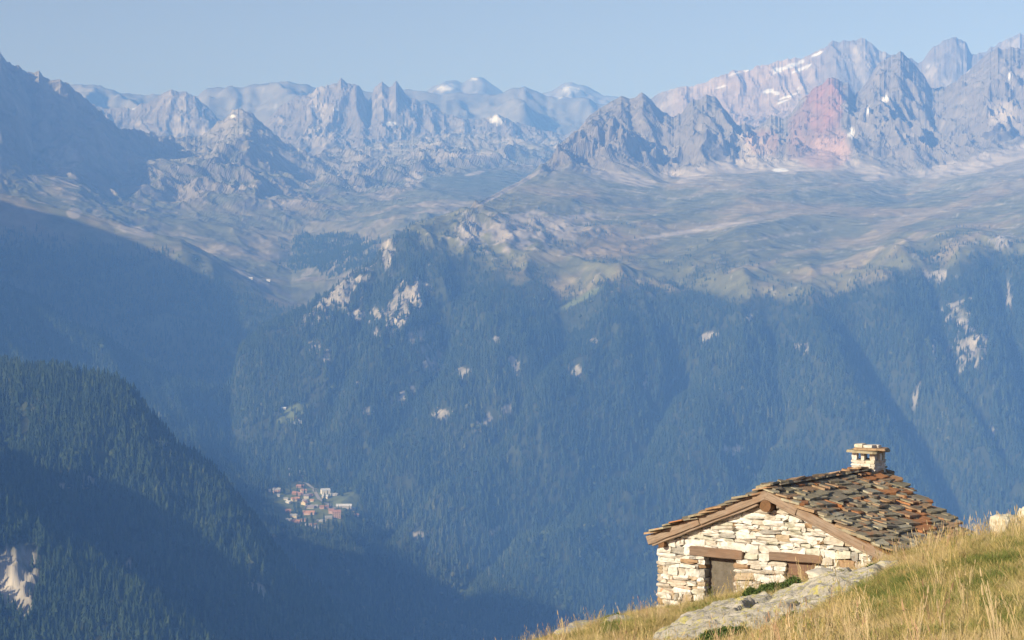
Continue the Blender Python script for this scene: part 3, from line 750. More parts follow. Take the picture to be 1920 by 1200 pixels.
def broadleaf_proto(k):
    """unit-high rounded, lumpy crown on a short stem"""
    bm = bmesh.new()
    bmesh.ops.create_icosphere(bm, subdivisions=2, radius=1.0)
    for v in bm.verts:
        n = v.co.normalized()
        f = 1 + 0.45 * mnoise.noise(n * 2.3 + Vector((k * 5.0, 0, 0)))
        v.co = Vector((n.x * 0.30 * f, n.y * 0.30 * f, 0.56 + n.z * 0.44 * f))
    base = [bm.verts.new((0.03 * math.cos(a), 0.03 * math.sin(a), -0.05)) for a in (0, 2.1, 4.2)]
    top = [bm.verts.new((0.02 * math.cos(a), 0.02 * math.sin(a), 0.4)) for a in (0, 2.1, 4.2)]
    for i in range(3):
        f = bm.faces.new((base[i], base[(i + 1) % 3], top[(i + 1) % 3], top[i])); f.material_index = 1
    me = bpy.data.meshes.new("broadleaf_tree"); bm.to_mesh(me); bm.free()
    me.materials.append(conifer_mat); me.materials.append(bark_mat)
    for p in me.polygons: p.use_smooth = False
    return bpy.data.objects.new("broadleaf_tree", me)


conifers += [broadleaf_proto(1), broadleaf_proto(2)]


def sample_sheet(L, prob, n, seed):
    """n random points on a sheet, as many per square metre as prob says; only where the viewer could look"""
    g = np.random.default_rng(seed)
    X, Y, Z = L.X, L.Y, L.Z
    dXi = X[:-1, 1:] - X[:-1, :-1]; dYj = Y[1:, :-1] - Y[:-1, :-1]
    area = np.abs(dXi * dYj)
    PYs = L.py()
    run = np.minimum.accumulate(PYs, axis=0)
    vis = (PYs <= run + 30) & (L.PX > -45) & (L.PX < 1965) & (PYs < 1240)
    w = (area * prob[:-1, :-1] * vis[:-1, :-1]).reshape(-1)
    tot = w.sum()
    k = g.choice(len(w), size=n, p=w / tot)
    nc = X.shape[1] - 1
    r, c = k // nc, k % nc
    a, bb = g.random(n), g.random(n)
    def lerp(M):
        return (M[r, c] * (1 - a) * (1 - bb) + M[r, c + 1] * a * (1 - bb) + M[r + 1, c] * (1 - a) * bb + M[r + 1, c + 1] * a * bb)
    return np.stack([lerp(X), lerp(Y), lerp(Z)], axis=-1), r, c, tot


def plant_forest():
    X, Y = L1.X / 1000, L1.Y / 1000
    n1 = fbm(X * 9, Y * 9, 3, 801); n2 = fbm(X * 2.5, Y * 2.5, 3, 802)
    dens = np.where(L1.V < 8.6, 1.0, smooth(-45, 70, below1) ** 1.3) * (1 - 0.9 * smooth(0.2, 0.5, bare1)) * (1 - 0.8 * mead1)
    PYs = L1.py()
    dens = dens * np.where(L1.V > 2.3, 1, 0) * (0.30 + 0.70 * smooth(-0.45, 0.12, n1))
    # single trees and clumps above the treeline, on the bluffs and between the houses
    strag = open1 * smooth(0.12, 0.35, n1 + 0.25 * n2) * smooth(330, 430, PYs) * smooth(1250, 1000, L1.PX - (PYs - 420) * 4) * 0.28
    dens = np.maximum(dens, strag * (1 - bare1))
    dens = np.maximum(dens, mead1 * smooth(0.2, 0.35, n1) * 0.2) * (1 - 0.88 * smooth(0.45, 0.7, village1))
    dens = dens * np.where(L1.V > 4.9, 0.62, 1.0)
    pts, r, c, tot = sample_sheet(L1, dens, N_TREES, 5)
    print("forest area ha", tot / 1e4)
    g = np.random.default_rng(9)
    n = len(pts)
    h = g.uniform(13, 29, n) * (0.8 + 0.3 * g.random(n)) * np.where(L1.V[r, c] < 8.6, 1.0, 0.45 + 0.55 * smooth(-20, 110, below1[r, c]))
    wid = g.uniform(0.95, 1.5, n)
    scl = np.stack([h * wid, h * wid, h], axis=-1)
    tint = np.clip(0.40 + 0.30 * n2[r, c] * 1.6 + g.normal(0, 0.20, n), 0, 1)
    rot = np.stack([g.normal(0, 0.03, n), g.normal(0, 0.03, n), g.uniform(0, 6.28, n)], axis=-1)
    # upper valley woods
    pts2, r2, c2, tot2 = sample_sheet(L2, wood2, N_TREES // 6, 6)
    m = len(pts2)
    h2 = g.uniform(10, 20, m)
    pts = np.concatenate([pts, pts2]); scl = np.concatenate([scl, np.stack([h2 * 1.3, h2 * 1.3, h2], axis=-1)])
    tint = np.concatenate([tint, np.clip(g.normal(0.45, 0.15, m), 0, 1)])
    rot = np.concatenate([rot, np.stack([np.zeros(m), np.zeros(m), g.uniform(0, 6.28, m)], axis=-1)])
    idx = g.integers(0, 3, n + m)
    # broad-leaved trees: a few everywhere, more low in the valley and round the village
    pyp = 500 - F_PX * pts[:, 2] / pts[:, 1]
    nb = fbm(pts[:, 0] / 160, pts[:, 1] / 160, 3, 871)
    leafy = g.random(n + m) < np.clip(0.012 + 0.35 * smooth(-500, -640, pts[:, 2]) * smooth(0.0, 0.35, nb) + 0.05 * smooth(0.25, 0.4, nb), 0, 0.6)
    idx = np.where(leafy, g.integers(3, 5, n + m), idx)
    scl = np.where(leafy[:, None], scl * np.array((0.72, 0.72, 0.58)), scl)
    tint = np.where(leafy, np.clip(tint + 0.14, 0, 1), tint)
    o = scatter("conifer_forest", pts, rot, scl, tint, idx, conifers)
    tag(o, "dense dark conifer forest covering both flanks of the valley", kind="stuff")


N_TREES = 80000
plant_forest()
# ------------------------------------------------------------------ the grassy hillside in front
px0 = columns(840, 1990, 230, -700, 2700, 14)
L0 = Loft(px0, [
    [(-700, 3306, .0025), (2700, 3306, .0025)],
    [(-700, 2600, .010), (500, 2100, .010), (960, 1800, .010), (1300, 1560, .010), (1600, 1430, .010), (1920, 1370, .010), (2700, 1250, .010)],
    [(-700, 2200, .020), (500, 1800, .020), (960, 1500, .020), (1300, 1345, .020), (1600, 1275, .020), (1920, 1228, .020), (2700, 1130, .020)],
    [(-700, 1900, .030), (500, 1600, .030), (960, 1370, .030), (1100, 1300, .030), (1300, 1268, .030), (1450, 1235, .030), (1600, 1192, .030), (1750, 1148, .030), (1920, 1112, .030), (2700, 1000, .030)],
    [(-700, 1750, .038), (500, 1480, .038), (960, 1285, .038), (1100, 1238, .038), (1300, 1224, .038), (1400, 1200, .038), (1500, 1168, .038), (1600, 1126, .038), (1680, 1088, .038), (1800, 1048, .038), (1920, 1032, .038), (2700, 900, .038)],
    [(-700, 1650, .043), (500, 1420, .043), (960, 1245, .043), (1100, 1200, .043), (1220, 1176, .043), (1300, 1164, .043), (1400, 1146, .043), (1500, 1120, .043), (1600, 1094, .043), (1650, 1072, .043), (1700, 1052, .043), (1800, 1026, .043),
     (1860, 1018, .043), (1920, 1010, .043), (2700, 880, .043)],
    [(-700, 1620, .050), (500, 1400, .050), (900, 1246, .050), (960, 1222, .050), (1040, 1197, .050), (1100, 1178, .050), (1160, 1162, .050), (1222, 1150, .050), (1300, 1138, .050), (1400, 1126, .050), (1500, 1112, .050), (1600, 1092, .050), (1700, 1068, .050),
     (1800, 1048, .050), (1920, 1034, .050), (2700, 920, .050)],
    [(-700, 1700, .056), (500, 1440, .056), (960, 1275, .056), (1100, 1210, .056), (1220, 1170, .056), (1400, 1142, .056), (1700, 1085, .056), (1920, 1040, .056), (2700, 960, .056)],
    [(-700, 1800, .075), (500, 1600, .075), (960, 1420, .075), (1220, 1340, .075), (1700, 1260, .075), (1920, 1220, .075), (2700, 1150, .075)],
    [(-700, 2100, .125), (2700, 1900, .125)]],
    [8, 20, 50, 60, 40, 50, 30, 20, 12], 0.9, 0.3)
L0.Z += 0.10 * fbm(L0.X * 0.55, L0.Y * 0.55, 3, 901) * smooth(8, 16, L0.Y) + 0.03 * fbm(L0.X * 3, L0.Y * 3, 3, 903)


def zat(x, y):
    """ground height of the hillside"""
    px = 960 + F_PX * x / y
    j = int(np.clip(np.searchsorted(px0, px) - 1, 0, len(px0) - 2))
    t = float(np.clip((px - px0[j]) / (px0[j + 1] - px0[j]), 0, 1))
    za = np.interp(y, L0.Y[:, j], L0.Z[:, j]); zb = np.interp(y, L0.Y[:, j + 1], L0.Z[:, j + 1])
    return float(za * (1 - t) + zb * t)


m_soil, nt, b = new_mat("dry_turf")
tc = N(nt, "ShaderNodeTexCoord")
n_a = N(nt, "ShaderNodeTexNoise", i_Scale=0.9, i_Detail=8.0, i_Roughness=0.7)
n_b = N(nt, "ShaderNodeTexNoise", i_Scale=14.0, i_Detail=6.0)
for n_ in (n_a, n_b): nt.links.new(tc.outputs["Object"], n_.inputs["Vector"])
c1 = ramp(nt, n_a.outputs[0], [(0.3, (0.13, 0.125, 0.045)), (0.55, (0.27, 0.20, 0.09)), (0.8, (0.36, 0.27, 0.14))])
c2 = ramp(nt, n_b.outputs[0], [(0.3, (0.55, 0.55, 0.5)), (0.7, (1.15, 1.1, 1.05))])
nt.links.new(mixc(nt, 1.0, c1, c2, 'MULTIPLY'), b.inputs["Base Color"])
bp = N(nt, "ShaderNodeBump", i_Strength=0.8, i_Distance=0.05); nt.links.new(n_b.outputs[0], bp.inputs["Height"]); nt.links.new(bp.outputs[0], b.inputs["Normal"])
hill = link("hillside_ground", L0.mesh("hillside_ground"), m_soil)
tag(hill, "dry grassy hillside in front of the stone hut", kind="structure")

# ------------------------------------------------------------------ materials of the hut
def stone_mat(name, stops, stain=0.5, stain_col=(0.50, 0.24, 0.09), scale=9.0):
    m, nt, b = new_mat(name)
    oi = N(nt, "ShaderNodeObjectInfo"); tc = N(nt, "ShaderNodeTexCoord")
    base = ramp(nt, oi.outputs["Random"], stops)
    nt.nodes[-1].color_ramp.interpolation = 'CONSTANT'
    geo = N(nt, "ShaderNodeNewGeometry")
    n1 = N(nt, "ShaderNodeTexNoise", i_Scale=scale, i_Detail=8.0, i_Roughness=0.65)
    n2 = N(nt, "ShaderNodeTexNoise", i_Scale=scale * 0.32, i_Detail=5.0)
    n3 = N(nt, "ShaderNodeTexNoise", i_Scale=scale * 4, i_Detail=6.0, i_Roughness=0.7)
    for n_ in (n1, n2, n3): nt.links.new(geo.outputs["Position"], n_.inputs["Vector"])
    v = ramp(nt, n1.outputs[0], [(0.28, (0.66, 0.63, 0.56)), (0.55, (1.0, 0.99, 0.97)), (0.8, (1.12, 1.12, 1.12))])
    col = mixc(nt, 1.0, base, v, 'MULTIPLY')
    st = ramp(nt, n2.outputs[0], [(0.56, (0, 0, 0)), (0.74, (stain, stain, stain))])
    col = mixc(nt, st, col, stain_col)
    nt.links.new(col, b.inputs["Base Color"])
    bp = N(nt, "ShaderNodeBump", i_Strength=0.7, i_Distance=0.02); nt.links.new(n3.outputs[0], bp.inputs["Height"]); nt.links.new(bp.outputs[0], b.inputs["Normal"])
    return m


W1, W2, W3 = (0.67, 0.655, 0.61), (0.54, 0.505, 0.44), (0.73, 0.72, 0.685)
m_stone = stone_mat("pale_wall_stone", [(0.0, W1), (0.18, W3), (0.34, W2), (0.46, (0.55, 0.55, 0.47)), (0.55, W1), (0.66, (0.46, 0.38, 0.28)), (0.71, W3), (0.84, (0.38, 0.375, 0.35)), (0.88, W2), (0.95, (0.36, 0.25, 0.155))], 0.32, (0.42, 0.27, 0.14))
m_chim = stone_mat("chimney_stone", [(0.0, W3), (0.3, W1), (0.6, W2), (0.8, (0.60, 0.55, 0.45))], 0.25)
m_core = stone_mat("rubble_core", [(0.0, (0.16, 0.145, 0.12)), (0.9, (0.17, 0.15, 0.12))], 0.3)
m_slate = stone_mat("lichen_slate", [(0.0, (0.29, 0.265, 0.19)), (0.14, (0.36, 0.325, 0.23)), (0.26, (0.24, 0.215, 0.165)), (0.36, (0.38, 0.25, 0.15)), (0.46, (0.32, 0.285, 0.20)), (0.60, (0.41, 0.385, 0.29)), (0.70, (0.43, 0.21, 0.10)), (0.79, (0.38, 0.27, 0.17)), (0.92, (0.26, 0.235, 0.18))],
                    0.95, (0.48, 0.19, 0.065), 8.0)


def wood_mat(name, a, bcol, c):
    m, nt, b = new_mat(name)
    tc = N(nt, "ShaderNodeTexCoord"); mp = N(nt, "ShaderNodeMapping"); mp.inputs["Scale"].default_value = (1.2, 14, 14)
    nt.links.new(tc.outputs["Object"], mp.inputs[0])
    n1 = N(nt, "ShaderNodeTexNoise", i_Scale=2.2, i_Detail=8.0, i_Roughness=0.7, i_Distortion=0.6)
    nt.links.new(mp.outputs[0], n1.inputs["Vector"])
    n2 = N(nt, "ShaderNodeTexNoise", i_Scale=2.5, i_Detail=3.0); nt.links.new(tc.outputs["Object"], n2.inputs["Vector"])
    col = ramp(nt, n1.outputs[0], [(0.3, a), (0.5, bcol), (0.72, c)])
    col = mixc(nt, ramp(nt, n2.outputs[0], [(0.45, (0, 0, 0)), (0.7, (0.4, 0.4, 0.4))]), col, (0.24, 0.13, 0.07))
    nt.links.new(col, b.inputs["Base Color"])
    bp = N(nt, "ShaderNodeBump", i_Strength=0.6, i_Distance=0.015); nt.links.new(n1.outputs[0], bp.inputs["Height"]); nt.links.new(bp.outputs[0], b.inputs["Normal"])
    return m


m_barge = wood_mat("weathered_bargeboard", (0.16, 0.12, 0.088), (0.29, 0.225, 0.17), (0.39, 0.32, 0.255))
m_lintel = wood_mat("brown_lintel", (0.13, 0.09, 0.065), (0.20, 0.145, 0.105), (0.26, 0.195, 0.145))
m_door = wood_mat("grey_brown_door", (0.125, 0.095, 0.085), (0.15, 0.115, 0.10), (0.175, 0.135, 0.115))
m_shut = wood_mat("red_brown_shutter", (0.15, 0.095, 0.068), (0.19, 0.12, 0.085), (0.23, 0.15, 0.108))
m_log = wood_mat("dark_log", (0.09, 0.05, 0.025), (0.16, 0.09, 0.045), (0.22, 0.13, 0.065))

# ------------------------------------------------------------------ building blocks
def stone_shape(k, rough=0.09, flat=1.0):
    """rough rounded block, unit size"""
    r_ = random.Random(500 + k)
    bm = bmesh.new()
    bmesh.ops.create_cube(bm, size=1.0)
    bmesh.ops.subdivide_edges(bm, edges=bm.edges[:], cuts=1, use_grid_fill=True)
    for v in bm.verts:
        n_out = sum(abs(c) > 0.4 for c in v.co)
        v.co *= {3: 0.88, 2: 0.965, 1: 1.0}[n_out] if n_out else 1
        v.co += Vector((r_.uniform(-1, 1), r_.uniform(-1, 1), r_.uniform(-1, 1))) * rough * (1.0 if n_out > 1 else 0.5)
    me = bpy.data.meshes.new("stone"); bm.to_mesh(me); bm.free()
    return me


def box_mesh(name, sx, sy, sz, bev=0.008, jit=0.0, segs=1, seed=0):
    r_ = random.Random(seed)
    bm = bmesh.new()
    bmesh.ops.create_cube(bm, size=1.0)
    bmesh.ops.scale(bm, vec=(sx, sy, sz), verts=bm.verts)
    if segs > 1:
        es = [e for e in bm.edges if abs((e.verts[0].co - e.verts[1].co).x) > sx * 0.5]
        bmesh.ops.subdivide_edges(bm, edges=es, cuts=segs - 1, use_grid_fill=True)
    if bev:
        bmesh.ops.bevel(bm, geom=[e for e in bm.edges if len(e.link_faces) == 2 and e.calc_face_angle(0) > 0.5], offset=bev, segments=1, affect='EDGES')
    if jit:
        for v in bm.verts: v.co += Vector((r_.uniform(-1, 1), r_.uniform(-1, 1), r_.uniform(-1, 1))) * jit
    me = bpy.data.meshes.new(name); bm.to_mesh(me); bm.free()
    return me


def slate_shape(k):
    """broken stone slab, unit outline 1 x 1 x 1 (scaled per piece); x down the slope, y along the eave"""
    r_ = random.Random(900 + k)
    bm = bmesh.new()
    pts = []
    for (ax, ay, bx, by) in ((-.5, -.5, .5, -.5), (.5, -.5, .5, .5), (.5, .5, -.5, .5), (-.5, .5, -.5, -.5)):
        for t in (0.12, 0.5, 0.86):
            q = 0.11 if bx == ax and ax > 0 else 0.07
            pts.append((ax + (bx - ax) * t + r_.uniform(-q, q), ay + (by - ay) * t + r_.uniform(-q, q)))
    top = [bm.verts.new((x * 0.97, y * 0.97, 0.5 + r_.uniform(-.12, .12))) for x, y in pts]
    bot = [bm.verts.new((x, y, -0.5 + r_.uniform(-.12, .12))) for x, y in pts]
    n = len(pts)
    bm.faces.new(top); bm.faces.new(bot[::-1])
    for i in range(n):
        bm.faces.new((top[(i + 1) % n], top[i], bot[i], bot[(i + 1) % n]))
    bmesh.ops.recalc_face_normals(bm, faces=bm.faces[:])
    me = bpy.data.meshes.new("slate"); bm.to_mesh(me); bm.free()
    for p in me.polygons: p.use_smooth = False
    me.materials.append(m_slate)
    return me


STONES = [stone_shape(k, 0.095 + 0.015 * (k % 4)) for k in range(14)]
CSTONES = [stone_shape(40 + k, 0.05) for k in range(6)]
for me in STONES:
    me.materials.append(m_stone)
    for p in me.polygons: p.use_smooth = False
for me in CSTONES:
    me.materials.append(m_chim)
    for p in me.polygons: p.use_smooth = False
SLATES = [slate_shape(k) for k in range(12)]

# ------------------------------------------------------------------ the hut
FLOOR = -7.60
YAW = -math.atan2(0.568, 0.823)
hut = bpy.data.objects.new("stone_hut", None); C.objects.link(hut)
hut.location = (5.485, 50.0, FLOOR); hut.rotation_euler = (0, 0, YAW)
tag(hut, "pale dry-stone alpine hut with slate roof on the grassy slope", "hut")
APEX = 2.77; TAN = 1.16 / 2.9; TH = math.atan(TAN)
WALL_Y = 0.20                                    # wall face behind the bargeboards


def back_y(x):                                   # the far gable is not square to the ridge
    return 5.75 - 0.58 * x if x > 0 else 5.75


def prism(name, x0, x1, y0, drop, zb, mat, parent):
    """gable-shaped rubble core of the walls"""
    xs = [x0, 0, x1]
    vs = []
    for yf in (lambda x: y0, lambda x: back_y(x) - 0.35):
        for x in xs: vs.append((x, yf(x), zb))
        for x in xs: vs.append((x, yf(x), APEX - drop - TAN * abs(x)))
    me = bpy.data.meshes.new(name)
    me.from_pydata(vs, [], [(0, 1, 4, 3), (1, 2, 5, 4), (7, 6, 9, 10), (8, 7, 10, 11), (6, 0, 3, 9), (2, 8, 11, 5), (3, 4, 10, 9), (4, 5, 11, 10)])
    me.update()
    return link(name, me, mat, parent)


wall = prism("gable_wall", -2.72, 2.62, WALL_Y + 0.24, 0.17, -0.6, m_core, hut)
wall["label"] = "pale gable wall of stacked white and tan stones"

DOOR = (-1.64, -0.86, -0.3, 1.18); LINT1 = (-1.99, -0.66, 1.18, 1.40); WIN = (0.35, 1.08, 0.35, 1.23); LINT2 = (0.0, 1.27, 1.23, 1.42)
BEAM = (-0.15, 0.17, 2.28, 2.60)
r_ = random.Random(21)


def wall_stones():
    z = -0.16
    n = 0
    while z < APEX - 0.2:
        h = r_.choice((0.06, 0.08, 0.10, 0.12, 0.14, 0.18)) * r_.uniform(0.9, 1.1)
        lim = (APEX - 0.20 - (z + h * 0.55)) / TAN
        xa, xb = max(-2.86, -lim), min(2.74, lim)
        if xb - xa < 0.2: break
        free = [(xa, xb)]
        for (a, b_, c, d) in (DOOR, LINT1, WIN, LINT2, BEAM):
            if z + h * 0.6 > c and z + h * 0.4 < d:
                nf = []
                for (p, q) in free:
                    if b_ <= p or a >= q: nf.append((p, q)); continue
                    if a - p > 0.07: nf.append((p, a))
                    if q - b_ > 0.07: nf.append((b_, q))
                free = nf
        for (p, q) in free:
            x = p
            while x < q - 0.05:
                w = min(r_.choice((0.10, 0.16, 0.22, 0.29, 0.37, 0.48)) * r_.uniform(0.85, 1.15), q - x)
                if q - x - w < 0.11: w = q - x
                parts = [(z, h)]
                if h > 0.15 and r_.random() < 0.25:
                    k = r_.uniform(0.4, 0.6); parts = [(z, h * k), (z + h * k, h * (1 - k))]
                gw = Vector((5.485, 50.0, 0)) + Vector((0.823 * (x + w / 2) + 0.114, -0.568 * (x + w / 2) + 0.165, 0))
                if FLOOR + z + h < zat(gw.x, gw.y) - 0.06: x += w; continue
                for zz, hh in parts:
                    o = link("stone", r_.choice(STONES), None, wall)
                    dp = 0.34
                    o.scale = ((w + 0.012) * r_.choice((-1, 1)), dp, hh + 0.008)
                    o.location = (x + w / 2, WALL_Y + dp / 2 + r_.uniform(-0.035, 0.03), zz + hh / 2 + r_.uniform(-0.012, 0.012))
                    o.rotation_euler = (r_.uniform(-0.05, 0.05), r_.gauss(0, 0.06), r_.uniform(-0.06, 0.06))
                    n += 1
                x += w
        z += h
    print("wall stones", n)


wall_stones()
m_lich = stone_mat("orange_lichen_stone", [(0.0, (0.62, 0.56, 0.47)), (0.5, (0.60, 0.55, 0.47))], 0.95, (0.55, 0.20, 0.08), 26.0)
lichen_spots = [o for o in wall.children if -2.75 < o.location.x < -2.2 and 0.35 < o.location.z < 0.95]
for o in lichen_spots[::2][:4]:
    o.material_slots[0].link = 'OBJECT'; o.material_slots[0].material = m_lich

# door, lintels, shutter
for (a, b_, c, d), nm, lb, tilt in ((LINT1, "door_lintel", "brown timber lintel over the door", -0.012), (LINT2, "window_lintel", "brown timber lintel over the shuttered window", 0.006)):
    o = link(nm, box_mesh(nm, b_ - a, 0.36, d - c - 0.012, 0.012, 0.006, 5, 3), m_lintel, hut)
    o.location = ((a + b_) / 2, WALL_Y + 0.135, (c + d) / 2); o.rotation_euler = (0, -tilt, 0); o["label"] = lb
door = link("door", box_mesh("door", 0.80, 0.03, 1.55, 0.0), m_door, hut)
door.location = (-1.25, WALL_Y + 0.33, 0.47); door["label"] = "grey brown plank door in the stone opening"
for i in range(5):
    o = link("plank", box_mesh("plank", 0.148, 0.022, 1.52, 0.005, 0.0), m_door, door)
    o.location = (-0.306 + i * 0.153, -0.027 - 0.003 * (i % 2), 0.0)
hd = link("handle", box_mesh("handle", 0.035, 0.03, 0.11, 0.006), m_log, door); hd.location = (-0.24, -0.055, 0.27)
sh = link("window_shutter", box_mesh("window_shutter", 0.73, 0.03, 0.9, 0.0), m_shut, hut)
sh.location = (0.715, WALL_Y + 0.16, 0.78); sh["label"] = "closed red brown wooden shutter"
for i in range(3):
    o = link("plank", box_mesh("plank", 0.70, 0.024, 0.282, 0.006), m_shut, sh); o.location = (0, -0.028, -0.29 + i * 0.29)
o = link("window_frame", box_mesh("window_frame", 0.10, 0.07, 0.9, 0.01), m_shut, sh); o.location = (0.31, -0.05, 0)


def log_mesh(name, rad, length, n=14, seed=0):
    rr = random.Random(seed)
    bm = bmesh.new()
    rings = []
    prof = [1 + rr.uniform(-.06, .06) for _ in range(n)]
    for x in np.linspace(0, length, 7):
        rings.append([bm.verts.new((x, rad * prof[i] * math.cos(2 * math.pi * i / n), rad * prof[i] * math.sin(2 * math.pi * i / n))) for i in range(n)])
    for a, b_ in zip(rings[:-1], rings[1:]):
        for i in range(n): bm.faces.new((a[i], a[(i + 1) % n], b_[(i + 1) % n], b_[i]))
    bm.faces.new(rings[0][::-1]); bm.faces.new(rings[-1])
    bmesh.ops.recalc_face_normals(bm, faces=bm.faces[:])
    me = bpy.data.meshes.new(name); bm.to_mesh(me); bm.free()
    return me


o = link("ridge_beam", log_mesh("ridge_beam", 0.135, 1.2, 16, 4), m_log, hut)
o.location = (0.01, -0.03, 2.42); o.rotation_euler = (0, 0, math.pi / 2); o["label"] = "dark round log end under the gable peak"
for sgn, xx in ((-1, -2.66), (1, 2.58)):
    o = link("purlin", log_mesh("purlin", 0.085, 1.0, 12, 7), m_log, hut)
    o.location = (xx, 0.06, APEX - 0.30 - TAN * abs(xx)); o.rotation_euler = (0, 0, math.pi / 2)


def board(name, xa, xb, hgt, thick, y, off, mat, seed, label=None):
    """board lying along the verge from xa to xb, top edge off below the roof line"""
    L_ = math.hypot(xb - xa, TAN * (abs(xb) - abs(xa)))
    o = link(name, box_mesh(name, L_ - 0.004, thick, hgt, 0.014, 0.008, 8, seed), mat, hut)
    xm = (xa + xb) / 2
    s_ = 1 if xm > 0 else -1
    zm = APEX - TAN * abs(xm)
    nx, nz = math.sin(TH) * s_, math.cos(TH)
    o.location = (xm - nx * (off + hgt / 2), y, zm - nz * (off + hgt / 2))
    o.rotation_euler = (0, TH * s_, 0)
    if label: o["label"] = label
    return o


board("bargeboard", -3.04, -1.70, 0.20, 0.07, 0.035, 0.0, m_barge, 1, "weathered lower bargeboard on the left verge")
board("bargeboard", -1.70, 0.015, 0.20, 0.07, 0.030, 0.0, m_barge, 2)
board("bargeboard", 0.02, 0.80, 0.20, 0.07, 0.032, 0.0, m_barge, 3)
board("bargeboard", 0.80, 3.02, 0.19, 0.07, 0.038, 0.0, m_barge, 4)
board("rafter", -2.98, -0.30, 0.12, 0.11, 0.10, 0.14, m_barge, 5)
board("rafter", 0.32, 2.95, 0.12, 0.11, 0.10, 0.13, m_barge, 6)

# roof: boarding with overlapping slabs
roof_vs, E_R = [], 3.0
for x, zoff in ((-3.0, 0), (0, 0), (E_R, 0)):
    for yy in (0.005, back_y(x)):
        roof_vs.append((x, yy, APEX - TAN * abs(x) + 0.005)); roof_vs.append((x, yy, APEX - TAN * abs(x) - 0.045))
me = bpy.data.meshes.new("roof")
me.from_pydata(roof_vs, [], [(0, 4, 6, 2), (4, 8, 10, 6), (1, 3, 7, 5), (5, 7, 11, 9), (0, 1, 5, 4), (4, 5, 9, 8), (2, 6, 7, 3), (6, 10, 11, 7), (0, 2, 3, 1), (8, 9, 11, 10)])
me.update()
roof = link("roof", me, m_log, hut)
roof["label"] = "low roof of overlapping lichen-covered stone slates"
r_ = random.Random(33)
n_sl = 0


def put_slate(s, y, side, ln, wd, th, lift, tilt=0.17):
    global n_sl
    o = link("slate", r_.choice(SLATES), None, roof)
    x = s * math.cos(TH); z = APEX - s * math.sin(TH)
    nx, nz = math.sin(TH), math.cos(TH)
    o.location = ((x + nx * lift) * side, y, z + nz * lift)
    ry = TH - tilt + r_.gauss(0, 0.02)
    o.rotation_euler = (r_.gauss(0, 0.05), ry * side, r_.gauss(0, 0.16))
    o.scale = (ln * side, wd, th)
    n_sl += 1
    return o


rows = 18
SL = 3.0 / math.cos(TH)
for i in range(rows):
    s = SL - 0.12 - i * (SL - 0.2) / (rows - 1)
    x = s * math.cos(TH)
    y = -0.12 + r_.uniform(0, 0.2)
    yend = back_y(x) + 0.06
    while y < yend - 0.1:
        wd = r_.choice((0.20, 0.27, 0.36, 0.46, 0.60)) * r_.uniform(0.88, 1.12)
        if yend - y - wd < 0.18: wd = yend - y
        th = r_.uniform(0.025, 0.06)
        put_slate(s - 0.06 + r_.gauss(0, 0.065), y + wd / 2, 1, r_.uniform(0.40, 0.62), wd * r_.uniform(0.98, 1.12), th, 0.045 + r_.uniform(-0.012, 0.035))
        y += wd
# verge slabs of the far side that show along the left edge, and the ridge course
for i in range(13):
    s = SL - 0.10 - i * (SL - 0.25) / 12
    put_slate(s - 0.08, 0.17 + r_.uniform(-0.05, 0.03), -1, r_.uniform(0.42, 0.56), r_.uniform(0.5, 0.62), r_.uniform(0.03, 0.05), 0.038)
y = 0.0
while y < 4.75:
    wd = r_.uniform(0.42, 0.62)
    o = put_slate(0.0, y + wd / 2, -1, 0.42, wd * 1.05, r_.uniform(0.035, 0.05), 0.12)
    o.location.x = -0.07 + r_.uniform(-0.03, 0.03); o.location.z = APEX + 0.088 + r_.uniform(-0.01, 0.02)
    o.rotation_euler.y = -(TH - 0.16)
    y += wd
print("slates", n_sl)
# the slope turned away from the viewer: joined covering
bm = bmesh.new()
for i in range(rows):
    s = SL - 0.12 - i * (SL - 0.2) / (rows - 1)
    y = 0.45
    while y < 5.6:
        wd = r_.uniform(0.3, 0.6)
        M = Matrix.Translation((-(s - 0.06) * math.cos(TH) - math.sin(TH) * 0.05, y + wd / 2, APEX - (s - 0.06) * math.sin(TH) + 0.05)) @ Matrix.Rotation(-(TH - 0.11), 4, 'Y') @ Matrix.Diagonal((-0.48, wd, 0.04, 1))
        t_ = bmesh.new(); t_.from_mesh(r_.choice(SLATES)); t_.transform(M)
        tm = bpy.data.meshes.new("tmp"); t_.to_mesh(tm); t_.free(); bm.from_mesh(tm); bpy.data.meshes.remove(tm)
        y += wd
bmesh.ops.recalc_face_normals(bm, faces=bm.faces[:])
me = bpy.data.meshes.new("slate_covering"); bm.to_mesh(me); bm.free()
o = link("slate_covering", me, m_slate, roof); o["kind"] = "stuff"

# chimney on the ridge
CX0, CX1, CY0, CY1 = -0.36, 0.24, 4.88, 5.50
ch = link("chimney", box_mesh("chimney", CX1 - CX0 - 0.14, CY1 - CY0 - 0.14, 0.72, 0.0), m_core, hut)
ch.location = ((CX0 + CX1) / 2, (CY0 + CY1) / 2, 2.72); ch["label"] = "square white stone chimney with slab cap and smoke openings"
r_ = random.Random(5)


def ch_stone(x, y, z, sx, sy, sz, rz=0.0):
    o = link("stone", r_.choice(CSTONES), None, ch)
    o.location = (x - ch.location.x, y - ch.location.y, z - ch.location.z); o.scale = (sx, sy, sz)
    o.rotation_euler = (r_.uniform(-.03, .03), r_.uniform(-.03, .03), rz + r_.uniform(-.05, .05))
    return o


